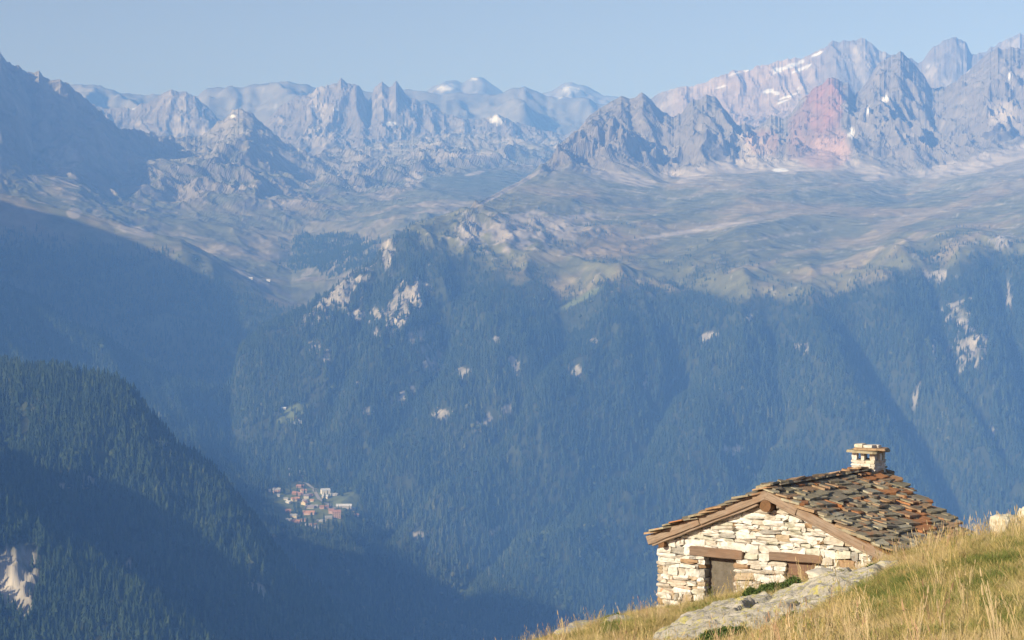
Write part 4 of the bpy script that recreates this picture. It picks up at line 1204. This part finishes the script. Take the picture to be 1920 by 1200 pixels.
z = 2.40
while z < 3.02:
    h = r_.uniform(0.055, 0.095)
    for (xa, xb, yc, side) in ((CX0, CX1, CY0 + 0.06, 0), (CX0, CX1, CY1 - 0.06, 0)):
        x = xa
        while x < xb - 0.02:
            w = min(r_.uniform(0.18, 0.42), xb - x)
            if xb - x - w < 0.1: w = xb - x
            ch_stone(x + w / 2, yc + r_.uniform(-.015, .015), z + h / 2, w + 0.01, 0.13, h + 0.004); x += w
    for xc in (CX0 + 0.06, CX1 - 0.06):
        y = CY0 + 0.1
        while y < CY1 - 0.12:
            w = min(r_.uniform(0.18, 0.34), CY1 - 0.1 - y)
            ch_stone(xc + r_.uniform(-.015, .015), y + w / 2, z + h / 2, 0.13, w + 0.01, h + 0.004); y += w
    z += h
zt = z
for (x, y, w) in ((CX0 + 0.07, CY0 + 0.08, 0.13), (-0.07, CY0 + 0.07, 0.085), (CX1 - 0.07, CY0 + 0.08, 0.14), (CX0 + 0.07, CY1 - 0.08, 0.13), (CX1 - 0.07, CY1 - 0.08, 0.13), (CX1 - 0.07, (CY0 + CY1) / 2 , 0.2)):
    o = ch_stone(x, y, zt + 0.095, w, 0.12, 0.20)
capz = zt + 0.215
cap = link("cap_slab", SLATES[3], None, ch); cap.scale = (0.88, 0.90, 0.05); cap.location = (-0.05 - ch.location.x, (CY0 + CY1) / 2 - ch.location.y, capz - ch.location.z); cap.rotation_euler = (0.02, 0.03, 0.05)
cap = link("cap_slab", SLATES[5], None, ch); cap.scale = (0.70, 0.74, 0.045); cap.location = (-0.03 - ch.location.x, (CY0 + CY1) / 2 - ch.location.y, capz + 0.045 - ch.location.z); cap.rotation_euler = (-0.02, 0.01, 0.3)
for (x, y, sx, sy, sz) in ((-0.22, 5.1, 0.22, 0.24, 0.10), (-0.02, 5.15, 0.30, 0.28, 0.075), (0.06, 5.3, 0.25, 0.2, 0.07), (-0.15, 5.34, 0.25, 0.2, 0.06)):
    ch_stone(x, y, capz + 0.065 + sz / 2, sx, sy, sz)
# ------------------------------------------------------------------ rocks
m_rock, nt, b = new_mat("lichen_rock")
geo = N(nt, "ShaderNodeNewGeometry")
n1 = N(nt, "ShaderNodeTexNoise", i_Scale=2.2, i_Detail=9.0, i_Roughness=0.7); n2 = N(nt, "ShaderNodeTexNoise", i_Scale=6.0, i_Detail=8.0, i_Roughness=0.72); n3 = N(nt, "ShaderNodeTexNoise", i_Scale=22.0, i_Detail=6.0, i_Roughness=0.7)
vo = N(nt, "ShaderNodeTexVoronoi", i_Scale=4.0)
for n_ in (n1, n2, n3, vo): nt.links.new(geo.outputs["Position"], n_.inputs["Vector"])
col = ramp(nt, n1.outputs[0], [(0.3, (0.27, 0.255, 0.22)), (0.5, (0.42, 0.40, 0.34)), (0.7, (0.54, 0.51, 0.44))])
col = mixc(nt, ramp(nt, n2.outputs[0], [(0.51, (0, 0, 0)), (0.60, (0.85, 0.85, 0.85))]), col, (0.47, 0.43, 0.12))
col = mixc(nt, ramp(nt, n3.outputs[0], [(0.36, (0.75, 0.75, 0.75)), (0.46, (0, 0, 0))]), col, (0.12, 0.115, 0.095))
nt.links.new(col, b.inputs["Base Color"])
bp = N(nt, "ShaderNodeBump", i_Strength=0.9, i_Distance=0.05); nt.links.new(n2.outputs[0], bp.inputs["Height"])
bp2 = N(nt, "ShaderNodeBump", i_Strength=0.7, i_Distance=0.02); nt.links.new(n3.outputs[0], bp2.inputs["Height"]); nt.links.new(bp.outputs[0], bp2.inputs["Normal"])
nt.links.new(bp2.outputs[0], b.inputs["Normal"])


ROCK_C, ROCK_A, ROCK_B = (4.72, 40.9), 2.65, 1.95


def outcrop():
    ax = Vector((0.68, 0.73, 0)); pe = Vector((0.73, -0.68, 0))
    c0 = Vector((ROCK_C[0], ROCK_C[1], 0))
    na, nb = 110, 60
    bm = bmesh.new(); grid = []
    for i in range(na):
        row = []
        for j in range(nb):
            a = -1 + 2 * i / (na - 1); q = -1 + 2 * j / (nb - 1)
            p = c0 + ax * (a * ROCK_A) + pe * (q * ROCK_B)
            r2 = (abs(a) ** 2.6 + abs(q) ** 2.4)
            n0 = mnoise.fractal(Vector((p.x * 0.8, p.y * 0.8, 3.1)), 0.9, 2.1, 5)
            w0 = mnoise.noise(Vector((p.x * 1.6, p.y * 1.6, 9.0)))
            # slabs: each block a tilted plane of its own, with open joints between
            dst, pts_ = mnoise.voronoi(Vector((a * 2.3 + 0.18 * w0, q * 1.5 + 0.18 * n0, 0.3)))
            crack = min(dst[1] - dst[0], 0.10) / 0.10
            kx, ky = mnoise.noise(pts_[0] * 5.3), mnoise.noise(pts_[0] * 7.1 + Vector((3, 1, 0)))
            slab = 0.16 * mnoise.noise(pts_[0] * 3.7) + 0.22 * kx * (a * 2.3 - pts_[0].x) + 0.22 * ky * (q * 1.5 - pts_[0].y)
            h = 0.30 * (1 - min(r2, 1) ** 2.4) * (1.0 - 0.15 * q) * (0.95 - 0.10 * a) + slab + 0.07 * n0 - 0.13 * (1 - crack) + 0.06 * mnoise.fractal(Vector((p.x * 4, p.y * 4, 0)), 0.8, 2.0, 4)
            h = h * (1 - smooth(0.75, 1.0, r2)) - 0.15 * smooth(0.75, 1.0, r2)
            if r2 > 1: h = -0.25
            g = zat(p.x, p.y)
            row.append(bm.verts.new((p.x, p.y, g + max(h, -0.25))))
        grid.append(row)
    for i in range(na - 1):
        for j in range(nb - 1):
            bm.faces.new((grid[i][j], grid[i][j + 1], grid[i + 1][j + 1], grid[i + 1][j]))
    bmesh.ops.recalc_face_normals(bm, faces=bm.faces[:])
    if bm.faces[0].normal.z < 0: bmesh.ops.reverse_faces(bm, faces=bm.faces[:])
    me = bpy.data.meshes.new("rock_outcrop"); bm.to_mesh(me); bm.free()
    o = link("rock_outcrop", me, m_rock)
    tag(o, "long grey outcrop with yellow lichen lying in front of the hut door", "rock")


outcrop()


def boulder(name, px, py, Y, sx, sy, sz, seed, label, mat=None, rz=0.0, rough=0.25, dz=0.0):
    bm = bmesh.new()
    bmesh.ops.create_icosphere(bm, subdivisions=4, radius=1.0)
    for v in bm.verts:
        n = v.co.normalized()
        d = max(abs(n.x), abs(n.y), abs(n.z)) ** 0.55            # blocky
        k = 1.0 / d ** 0.8
        f = 1 + rough * mnoise.fractal(n * 1.3 + Vector((seed * 3.1, 0, 0)), 0.9, 2.1, 5) + 0.05 * mnoise.noise(n * 7 + Vector((seed, 1, 0)))
        v.co = Vector((n.x * sx, n.y * sy, n.z * sz)) * k * f
    me = bpy.data.meshes.new(name); bm.to_mesh(me); bm.free()
    o = link(name, me, mat or m_rock)
    p = P(px, py, Y)
    o.location = (p.x, p.y, zat(p.x, p.y) + dz); o.rotation_euler = (0.1, -0.1, rz)
    tag(o, label, "rock")
    return o


m_pale = stone_mat("pale_boulder", [(0.0, (0.58, 0.55, 0.44)), (0.5, (0.60, 0.57, 0.48))], 0.3, (0.45, 0.43, 0.18), 4.0)
boulder("boulder", 1888, 1000, 45.0, 0.27, 0.3, 0.28, 3, "pale rounded boulder half sunk in tall grass on the crest", m_pale, 0.3, 0.2, 0.26)
boulder("boulder", 1925, 985, 46.5, 0.16, 0.2, 0.30, 5, "narrow white rock standing behind the pale rounded boulder", m_pale, 0.8, 0.2, 0.42)
boulder("stone_block", 1057, 1195, 48.0, 0.09, 0.11, 0.09, 8, "small white stone block at the end of the grassy edge", m_pale, 0.4, 0.15, 0.03)
boulder("flat_stone", 1105, 1185, 47.8, 0.42, 0.42, 0.11, 11, "broad flat grey stone under the dry grass at the slope edge", m_rock, 0.2, 0.3, 0.04)
boulder("flat_stone", 1165, 1180, 46.4, 0.30, 0.34, 0.11, 14, "smaller flat stone between dry tufts nearest the hut corner", m_rock, 0.9, 0.3, 0.03)
boulder("flat_stone", 1075, 1200, 46.5, 0.34, 0.3, 0.10, 17, "lowest flat grey stone, beside the small white stone block", m_rock, 0.5, 0.3, 0.02)
boulder("stone_slab", 1545, 1090, 43.2, 0.26, 0.3, 0.08, 19, "pale slab lying on top of the lichen outcrop", m_pale, 0.5, 0.2, 0.30)

# ------------------------------------------------------------------ low shrubs
shrub_mat = plant_mat("shrub_leaf", [(0.0, (0.035, 0.06, 0.018)), (0.5, (0.075, 0.12, 0.032)), (1.0, (0.15, 0.19, 0.055))], 0.6, 0, False)


def shrub(px, py, Y, rx, ry, rz, n, seed, label):
    rr = random.Random(seed)
    vs, fs, tn = [], [], []
    p0 = P(px, py, Y)
    for i in range(n):
        while True:
            x, y, z = rr.uniform(-1, 1), rr.uniform(-1, 1), rr.uniform(0, 1)
            lump = 0.75 + 0.35 * mnoise.noise(Vector((x * 1.7 + seed, y * 1.7, z)))
            if x * x + y * y + z * z < lump * lump: break
        gx, gy = p0.x + x * rx, p0.y + y * ry
        c = Vector((gx, gy, zat(gx, gy) + z * rz - 0.02))
        s = rr.uniform(0.022, 0.05)
        d = Vector((rr.uniform(-1, 1), rr.uniform(-1, 1), rr.uniform(-0.1, 1.0))).normalized()
        e = d.cross(Vector((rr.uniform(-1, 1), rr.uniform(-1, 1), rr.uniform(-1, 1)))).normalized()
        k = len(vs)
        vs += [c - e * s * 0.4, c + d * s * 0.7 - e * s * 0.1, c + d * s * 1.6, c + e * s * 0.4]
        fs.append((k, k + 1, k + 2, k + 3)); t = min(1, max(0, 0.25 + 0.5 * z + rr.gauss(0, 0.15))); tn += [t] * 4
    me = bpy.data.meshes.new("low_shrub"); me.from_pydata(vs, [], fs)
    a = me.attributes.new("tint", 'FLOAT', 'POINT'); a.data.foreach_set("value", tn); me.update()
    o = link("low_shrub", me, shrub_mat)
    tag(o, label, "shrub", "low green shrubs around the outcrop")


SHRUBS = [(1455, 1120, 44.4, 0.66, 0.5, 0.60, 5200, 1, "dark green shrub behind the outcrop, below the shuttered window"), (1405, 1132, 44.0, 0.36, 0.4, 0.46, 2600, 2, "low green shrub between the outcrop and the door"),
          (1570, 1098, 45.4, 0.75, 0.5, 0.42, 4200, 3, "green shrub strip along the wall foot beyond the window"), (1352, 1215, 38.0, 0.62, 0.5, 0.46, 5600, 4, "wide green shrub at the bottom edge in front of the outcrop"),
          (1475, 1185, 38.4, 0.36, 0.4, 0.26, 2200, 5, "small green shrub on the front foot of the outcrop"), (1640, 1100, 43.4, 0.32, 0.5, 0.24, 1900, 6, "green shrub at the uphill end of the outcrop"),
          (1158, 1168, 49.0, 0.14, 0.2, 0.26, 900, 7, "upright green tuft alone on the open slope edge beside the flat stones"), (1312, 1165, 45.5, 0.3, 0.5, 0.2, 1500, 8, "green shrub in front of the door, beside the downhill end of the outcrop")]
for sh_ in SHRUBS:
    shrub(*sh_)

# ------------------------------------------------------------------ grass
grass_mat = plant_mat("grass_blade", [(0.0, (0.10, 0.15, 0.035)), (0.22, (0.21, 0.23, 0.065)), (0.42, (0.40, 0.31, 0.12)), (0.65, (0.53, 0.42, 0.21)), (0.85, (0.58, 0.47, 0.29)), (1.0, (0.42, 0.27, 0.17))], 0.7)


def tuft(seed, n, h, spread, w, stalks=0):
    rr = random.Random(seed)
    vs, fs = [], []
    for i in range(n):
        a = rr.uniform(0, 6.283); r0 = rr.uniform(0, 0.09)
        bx, by = r0 * math.cos(a), r0 * math.sin(a)
        hh = h * rr.uniform(0.45, 1.1); out = spread * rr.uniform(0.1, 1.0)
        dx, dy = out * math.cos(a) + rr.uniform(-.05, .05) - 0.05, out * math.sin(a) + rr.uniform(-.05, .05)
        wa = rr.uniform(0, 6.283); wx, wy = w * math.cos(wa), w * math.sin(wa)
        k = len(vs)
        for t, ww in ((0.0, 1.0), (0.45, 0.85), (0.8, 0.5)):
            x, y, z = bx + dx * t * t, by + dy * t * t, hh * (t - 0.22 * out / spread * t * t)
            vs.append((x - wx * ww, y - wy * ww, z)); vs.append((x + wx * ww, y + wy * ww, z))
        vs.append((bx + dx, by + dy, hh * (1 - 0.22 * out / spread)))
        fs += [(k, k + 1, k + 3, k + 2), (k + 2, k + 3, k + 5, k + 4), (k + 4, k + 5, k + 6)]
    for i in range(stalks):
        a = rr.uniform(0, 6.283); hh = rr.uniform(0.8, 1.25) * h; lx, ly = rr.uniform(-.12, .08) * hh, rr.uniform(-.1, .1) * hh
        k = len(vs); s = 0.0020
        vs += [(-s, 0, 0), (s, 0, 0), (lx * .5 + s, ly * .5, hh * .55), (lx * .5 - s, ly * .5, hh * .55), (lx + s, ly, hh * .86), (lx - s, ly, hh * .86)]
        fs += [(k, k + 1, k + 2, k + 3), (k + 3, k + 2, k + 4, k + 5)]
        k = len(vs); q = rr.uniform(0.003, 0.006)
        vs += [(lx - q, ly, hh * .88), (lx + q, ly, hh * .88), (lx + q * .7 - .004, ly, hh * .97), (lx - .006, ly, hh * 1.02), (lx - q - .004, ly, hh * .95), (lx, ly - q, hh * .87), (lx, ly + q, hh * .87), (lx - .005, ly, hh * 1.02)]
        fs += [(k, k + 1, k + 2, k + 3, k + 4), (k + 5, k + 6, k + 7)]
    me = bpy.data.meshes.new("grass_tuft"); me.from_pydata(vs, [], fs); me.update()
    me.materials.append(grass_mat)
    return bpy.data.objects.new("grass_tuft", me)


tufts = [tuft(1, 64, 0.17, 0.17, 0.0021), tuft(2, 70, 0.13, 0.20, 0.0021), tuft(3, 56, 0.23, 0.22, 0.0020), tuft(4, 44, 0.22, 0.13, 0.0034),
         tuft(5, 14, 0.34, 0.2, 0.0018, 3), tuft(6, 8, 0.50, 0.16, 0.0018, 4), tuft(7, 60, 0.08, 0.16, 0.0024)]


def plant_grass():
    g = np.random.default_rng(3)
    X, Y = L0.X, L0.Y
    PYs = L0.py()
    inside = (L0.PX > 900) & (L0.PX < 1985) & (Y > 15) & (Y < 58)
    # leave out the hut and the bare top of the outcrop
    dx, dy = X - 5.485, Y - 50.0
    lx, ly = 0.823 * dx - 0.568 * dy, 0.568 * dx + 0.823 * dy
    hutm = (np.abs(lx) < 2.85) & (ly > 0.15) & (ly < 6)
    ox, oy = X - ROCK_C[0], Y - ROCK_C[1]
    a = (ox * 0.68 + oy * 0.73) / ROCK_A; q = (ox * 0.73 - oy * 0.68) / ROCK_B
    rockm = (np.abs(a) ** 2.6 + np.abs(q) ** 2.4) < 0.92 - 0.3 * smooth(-0.2, 0.9, a)
    thin = fbm(X * 1.1, Y * 1.1, 3, 951)
    prob = inside * (1 - hutm) * (1 - rockm * 0.97) * np.where(Y > 52, 0.5, 1.0) * (0.45 + 0.55 * smooth(-0.35, 0.1, thin))
    for sh_ in SHRUBS:
        c_ = P(sh_[0], sh_[1], sh_[2])
        prob = prob * (1 - 0.9 * (((X - c_.x) / sh_[3]) ** 2 + ((Y - c_.y) / sh_[4]) ** 2 < 0.8))
    prob[:-1][np.abs(np.diff(Y, axis=0)).min(axis=1) < 1e-6] = 0
    dXi = np.gradient(X, axis=1); dYj = np.gradient(Y, axis=0)
    w = (prob * np.abs(dXi * dYj)).reshape(-1)
    n = N_GRASS
    k = g.choice(len(w), size=n, p=w / w.sum())
    nc = X.shape[1]; r, c = k // nc, k % nc
    r = np.clip(r, 0, X.shape[0] - 2); c = np.clip(c, 0, nc - 2)
    A, B = g.random(n), g.random(n)
    f = lambda M: M[r, c] * (1 - A) * (1 - B) + M[r, c + 1] * A * (1 - B) + M[r + 1, c] * (1 - A) * B + M[r + 1, c + 1] * A * B
    x, y, z = f(X), f(Y), f(L0.Z)
    px = 960 + F_PX * x / y; py = 500 - F_PX * z / y
    print("grass area", w.sum(), "per m2", n / w.sum())
    n1 = fbm(x * 0.8, y * 0.5, 3, 961); n2 = fbm(x * 2.6, y * 1.6, 3, 962)
    green = np.zeros(n)
    for cx, cy, rx, ry in ((1855, 1085, 45, 40), (1900, 1065, 30, 45), (1700, 1115, 55, 40), (1645, 1135, 40, 30), (1880, 1160, 55, 35), (1150, 1175, 20, 14), (1320, 1160, 40, 20), (1520, 1190, 30, 16)):
        green = np.maximum(green, np.exp(-(((px - cx) / rx) ** 2 + ((py - cy) / ry) ** 2)))
    tint = 0.51 + 0.42 * n1 + 0.38 * n2 + g.normal(0, 0.13, n) - 0.55 * green * (0.1 + 1.2 * g.random(n))
    tint = np.clip(tint, 0.02, 1)
    u = g.random(n)
    idx = np.where(u < .36, 0, np.where(u < .66, 1, np.where(u < .86, 2, np.where(u < .955, 3, np.where(u < .985, 4, 5)))))
    idx = np.where((px > 1730) & (y > 40) & (u < 0.035), 5, idx)
    low = (px < 1330) & (y > 44)                                # trodden turf by the wall: shorter
    idx = np.where(low & (u > .3) & (u < .8), 6, idx)
    idx = np.where(green > 0.45, np.where(g.random(n) < 0.7, 3, 2), idx)
    tint = np.where(idx == 5, np.clip(tint + 0.25, 0, 1), tint)
    s = g.uniform(0.75, 1.25, n) * np.where(low, 0.72, 1.0)
    s = s * np.where(rock_near(x, y), 0.75, 1.0)
    scl = np.stack([s * g.uniform(0.9, 1.3, n), s * g.uniform(0.9, 1.3, n), s], axis=-1)
    rot = np.stack([g.normal(0.0, 0.10, n), g.normal(-0.10, 0.12, n), g.uniform(0, 6.28, n)], axis=-1)
    o = scatter("grass", np.stack([x, y, z - 0.01], axis=-1), rot, scl, tint, idx, tufts)
    tag(o, "long dry golden grass with green tufts on the hillside", kind="stuff")


def rock_near(x, y):
    ox, oy = x - ROCK_C[0], y - ROCK_C[1]
    a = (ox * 0.68 + oy * 0.73) / (ROCK_A + .5); q = (ox * 0.73 - oy * 0.68) / (ROCK_B + .5)
    return (np.abs(a) ** 2 + np.abs(q) ** 2) < 1.0


N_GRASS = 42000
plant_grass()
# ------------------------------------------------------------------ the village on its terrace
def plain(name, col, rough=0.85):
    m, nt, b = new_mat(name)
    oi = N(nt, "ShaderNodeObjectInfo"); geo = N(nt, "ShaderNodeNewGeometry")
    n_ = N(nt, "ShaderNodeTexNoise", i_Scale=0.35, i_Detail=5.0); nt.links.new(geo.outputs["Position"], n_.inputs["Vector"])
    c = mixc(nt, 1.0, col, ramp(nt, n_.outputs[0], [(0.3, (0.8, 0.8, 0.8)), (0.7, (1.12, 1.12, 1.12))]), 'MULTIPLY')
    nt.links.new(c, b.inputs["Base Color"]); b.inputs["Roughness"].default_value = rough
    return m


VW = {"white": plain("white_render", (0.74, 0.71, 0.64)), "cream": plain("cream_render", (0.70, 0.60, 0.44)), "pink": plain("pink_render", (0.62, 0.43, 0.35)), "stone": plain("grey_stone_wall", (0.40, 0.37, 0.33)), "wood": plain("brown_wood_wall", (0.30, 0.19, 0.12))}
VR = {"grey": plain("grey_roof", (0.38, 0.39, 0.40)), "pale": plain("pale_metal_roof", (0.60, 0.62, 0.65)), "rust": plain("rust_roof", (0.40, 0.22, 0.155)), "orange": plain("orange_tile_roof", (0.52, 0.29, 0.18)), "brown": plain("brown_roof", (0.28, 0.18, 0.13)), "slate": plain("purple_slate_roof", (0.30, 0.26, 0.28))}
m_pane = plain("dark_window", (0.05, 0.06, 0.07), 0.2)


def house(px, py, w, d, h, wall, roof_c, rz, label, sheet=None, windows=(0, 0)):
    w, d, h = w * 1.4, d * 1.3, h * 0.95
    p = (sheet or L1).hit(px, py)
    root = bpy.data.objects.new("village_house", None); C.objects.link(root)
    root.location = (p.x, p.y, p.z - 1.0); root.rotation_euler = (0, 0, R(rz))
    tag(root, label, "house", "houses of the valley village")
    me = bpy.data.meshes.new("wall")
    rh = d * 0.32
    vs = [(-w / 2, -d / 2, -3), (w / 2, -d / 2, -3), (w / 2, d / 2, -3), (-w / 2, d / 2, -3), (-w / 2, -d / 2, h), (w / 2, -d / 2, h), (w / 2, d / 2, h), (-w / 2, d / 2, h), (-w / 2, 0, h + rh), (w / 2, 0, h + rh)]
    me.from_pydata(vs, [], [(0, 1, 5, 4), (1, 2, 6, 9, 5), (2, 3, 7, 6), (3, 0, 4, 8, 7)])
    link("wall", me, VW[wall], root)
    o_ = 0.9; t_ = 0.35
    rr = (d / 2 + o_); dz = o_ * rh / (d / 2)
    me = bpy.data.meshes.new("roof")
    L_ = w / 2 + o_
    vs = []
    for x in (-L_, L_):
        vs += [(x, -rr, h - dz + 0.05), (x, 0, h + rh + 0.05), (x, rr, h - dz + 0.05), (x, -rr, h - dz + t_), (x, 0, h + rh + t_), (x, rr, h - dz + t_)]
    me.from_pydata(vs, [], [(3, 9, 10, 4), (4, 10, 11, 5), (0, 1, 7, 6), (1, 2, 8, 7), (0, 6, 9, 3), (2, 5, 11, 8), (0, 3, 4, 1), (1, 4, 5, 2), (6, 7, 10, 9), (7, 8, 11, 10)])
    me.update()
    rf = link("roof", me, VR[roof_c], root)
    if w * h > 60:
        c = link("chimney", box_mesh("chimney", 0.9, 0.9, 2.2, 0.0), VW["stone"], rf); c.location = (w * 0.22, d * 0.1, h + rh * 0.8 + 0.9)
    nx, nz = windows
    for i in range(nx):
        for k in range(nz):
            o = link("window", box_mesh("window", 1.3, 0.12, 1.5, 0.0), m_pane, root)
            o.location = (-w / 2 + (i + 0.5) * w / nx, -d / 2 - 0.05, h * (k + 0.55) / nz)
            if nx > 3:
                q = link("balcony", box_mesh("balcony", w / nx * 0.85, 1.0, 0.9, 0.0), VW["wood"], o); q.location = (0, -0.55, -1.0)
    return root


HOUSES = [
    (549, 883, 14, 9, 5, "stone", "pale", 8, "pale-roofed barn, leftmost of the highest village houses"), (559, 888, 10, 9, 6, "white", "pale", -20, "white house with pale roof, second of the highest village houses"),
    (569, 890, 10, 8, 5, "white", "pale", 15, "white house with pale roof, right end of the highest village houses"), (567, 897, 9, 8, 5, "cream", "brown", -10, "cream house just below the highest pale roofs"), (547, 891, 9, 7, 4, "stone", "grey", 5, "small grey house below the leftmost pale barn"),
    (509, 923, 9, 8, 6, "pink", "grey", 0, "pinkish house at the far left end of the village"), (519, 921, 13, 9, 6, "pink", "grey", -8, "broad grey-roofed house beside the pink leftmost house"), (521, 930, 6, 6, 4, "white", "grey", 10, "tiny white house below the broad left-end house"),
    (564, 914, 14, 8, 5, "wood", "rust", -12, "long rust-roofed house under the upper village road"), (569, 923, 10, 8, 6, "cream", "orange", 25, "house with bright orange roof near the upper village centre"), (554, 927, 10, 9, 5, "wood", "rust", -15, "rust-roofed house left of the upper centre"),
    (563, 928, 9, 8, 5, "pink", "orange", 10, "low orange-roofed house between two upper centre houses"), (536, 937, 7, 6, 4, "white", "grey", 0, "small bright white house on the left side of the village"), (541, 943, 8, 7, 4, "white", "pale", -25, "small cream-white house at the left edge of the central meadow"),
    (551, 939, 9, 9, 6, "cream", "orange", 20, "orange-roofed house left of the village centre"), (558, 938, 8, 8, 6, "pink", "orange", -18, "tall narrow orange-roofed house in the village centre"), (574, 934, 8, 8, 8, "white", "slate", 12, "white tower-like house in the village centre"),
    (572, 941, 8, 7, 5, "white", "slate", -30, "white house with dark roof under the tower-like house"), (581, 930, 10, 7, 4, "pink", "rust", 20, "pink house right of the white tower-like house"), (585, 940, 6, 6, 4, "cream", "orange", 0, "tiny orange-roofed house standing alone right of the centre"),
    (571, 946, 8, 10, 6, "cream", "orange", 60, "orange house below the centre, turned gable to the viewer"), (581, 953, 15, 9, 5, "stone", "slate", -5, "wide house with purple-grey roof above the big orange roof"), (589, 951, 12, 8, 4, "stone", "grey", 10, "grey-roofed house right of the purple-grey roof"),
    (579, 964, 19, 11, 5, "pink", "orange", -3, "largest orange roof in the lower middle of the village"), (540, 960, 9, 8, 5, "wood", "rust", 10, "brown house at the lower left edge of the village"), (551, 970, 11, 8, 6, "cream", "grey", -8, "cream house with pale gable in the lower left of the village"),
    (552, 979, 19, 8, 4, "wood", "rust", -8, "long low reddish-brown roof at the lower left"), (541, 976, 9, 7, 4, "stone", "grey", 12, "grey shed beside the long reddish-brown roof"), (569, 977, 7, 7, 4, "pink", "brown", 0, "small brown house right of the long reddish roof"),
    (573, 987, 12, 8, 4, "cream", "grey", -4, "cream house lowest in the village, left one"), (587, 986, 11, 8, 4, "cream", "brown", 8, "cream house with brown roof, lowest in the village, middle one"), (596, 990, 12, 7, 3, "stone", "grey", -10, "grey house lowest in the village, right one"),
    (610, 925, 15, 11, 9, "white", "pale", 18, "large white chalet standing apart on the upper right"), (610, 934, 10, 9, 6, "cream", "pale", -12, "bright cream house directly below the large white chalet"), (627, 929, 13, 7, 4, "stone", "grey", -25, "grey-roofed house right of the large white chalet"),
    (609, 953, 17, 8, 5, "pink", "rust", 12, "pinkish row house left of the tall hotel"), (645, 951, 26, 10, 5, "stone", "pale", -3, "long pale grey roof behind the tall hotel"), (660, 956, 10, 7, 4, "stone", "grey", -15, "grey annex at the right end of the long pale roof"),
    (621, 962, 9, 10, 8, "pink", "rust", 5, "pink house leaning against the left side of the hotel"), (669, 967, 6, 6, 4, "cream", "orange", 0, "tiny house at the far right end of the village"), (616, 972, 12, 8, 4, "stone", "grey", 15, "grey low building left of the hotel foot"), (603, 978, 15, 7, 3, "stone", "grey", -6, "long grey shed in the lower right of the village"),
    (601, 1002, 8, 6, 3, "stone", "grey", 0, "lone grey hut below the village"),
    (557, 787, 9, 7, 4, "white", "brown", 20, "upper white farmhouse at the green meadow above the village"), (563, 792, 8, 7, 4, "white", "pale", -15, "right white farmhouse at the green meadow above the village"), (553, 794, 8, 6, 4, "white", "grey", 5, "lower left farmhouse at the green meadow above the village"), (532, 767, 8, 6, 4, "stone", "pale", 0, "pale barn at the left end of the green meadow"),
]
for hs in HOUSES:
    house(*hs)
house(631, 970, 14, 11, 15, "pink", "rust", 4, "tall pink hotel with rows of balconies, largest house of the village", None, (4, 4))
for x_, y_, lb in ((470, 523, "white mountain farm on the sunny bench at the valley head, left one"), (503, 527, "white mountain farm on the sunny bench at the valley head, right one")):
    house(x_, y_, 8, 6, 5, "white", "pale", 10, lb, L2)


def road(name, pts, wd, label):
    """narrow road draped over the slope"""
    q = []
    for (a, b_) in zip(pts[:-1], pts[1:]):
        for t in np.linspace(0, 1, 9)[:-1]:
            q.append(L1.hit(a[0] + (b_[0] - a[0]) * t, a[1] + (b_[1] - a[1]) * t))
    q.append(L1.hit(*pts[-1]))
    vs, fs = [], []
    for i, p in enumerate(q):
        t = (q[min(i + 1, len(q) - 1)] - q[max(i - 1, 0)]); t.z = 0; t.normalize()
        s = Vector((-t.y, t.x, 0)) * wd / 2
        vs += [p + s + Vector((0, 0, 1.2)), p - s + Vector((0, 0, 1.2))]
        if i: k = 2 * i; fs.append((k - 2, k - 1, k + 1, k))
    me = bpy.data.meshes.new(name); me.from_pydata(vs, [], fs); me.update()
    tag(link(name, me, VW["stone"]), label, kind="structure")


road("village_road", [(560, 904), (575, 907), (585, 915), (593, 918)], 8, "pale road winding above the village")
road("village_road", [(588, 918), (598, 936), (612, 944), (630, 955)], 9, "pale road running down through the village to the hotel")
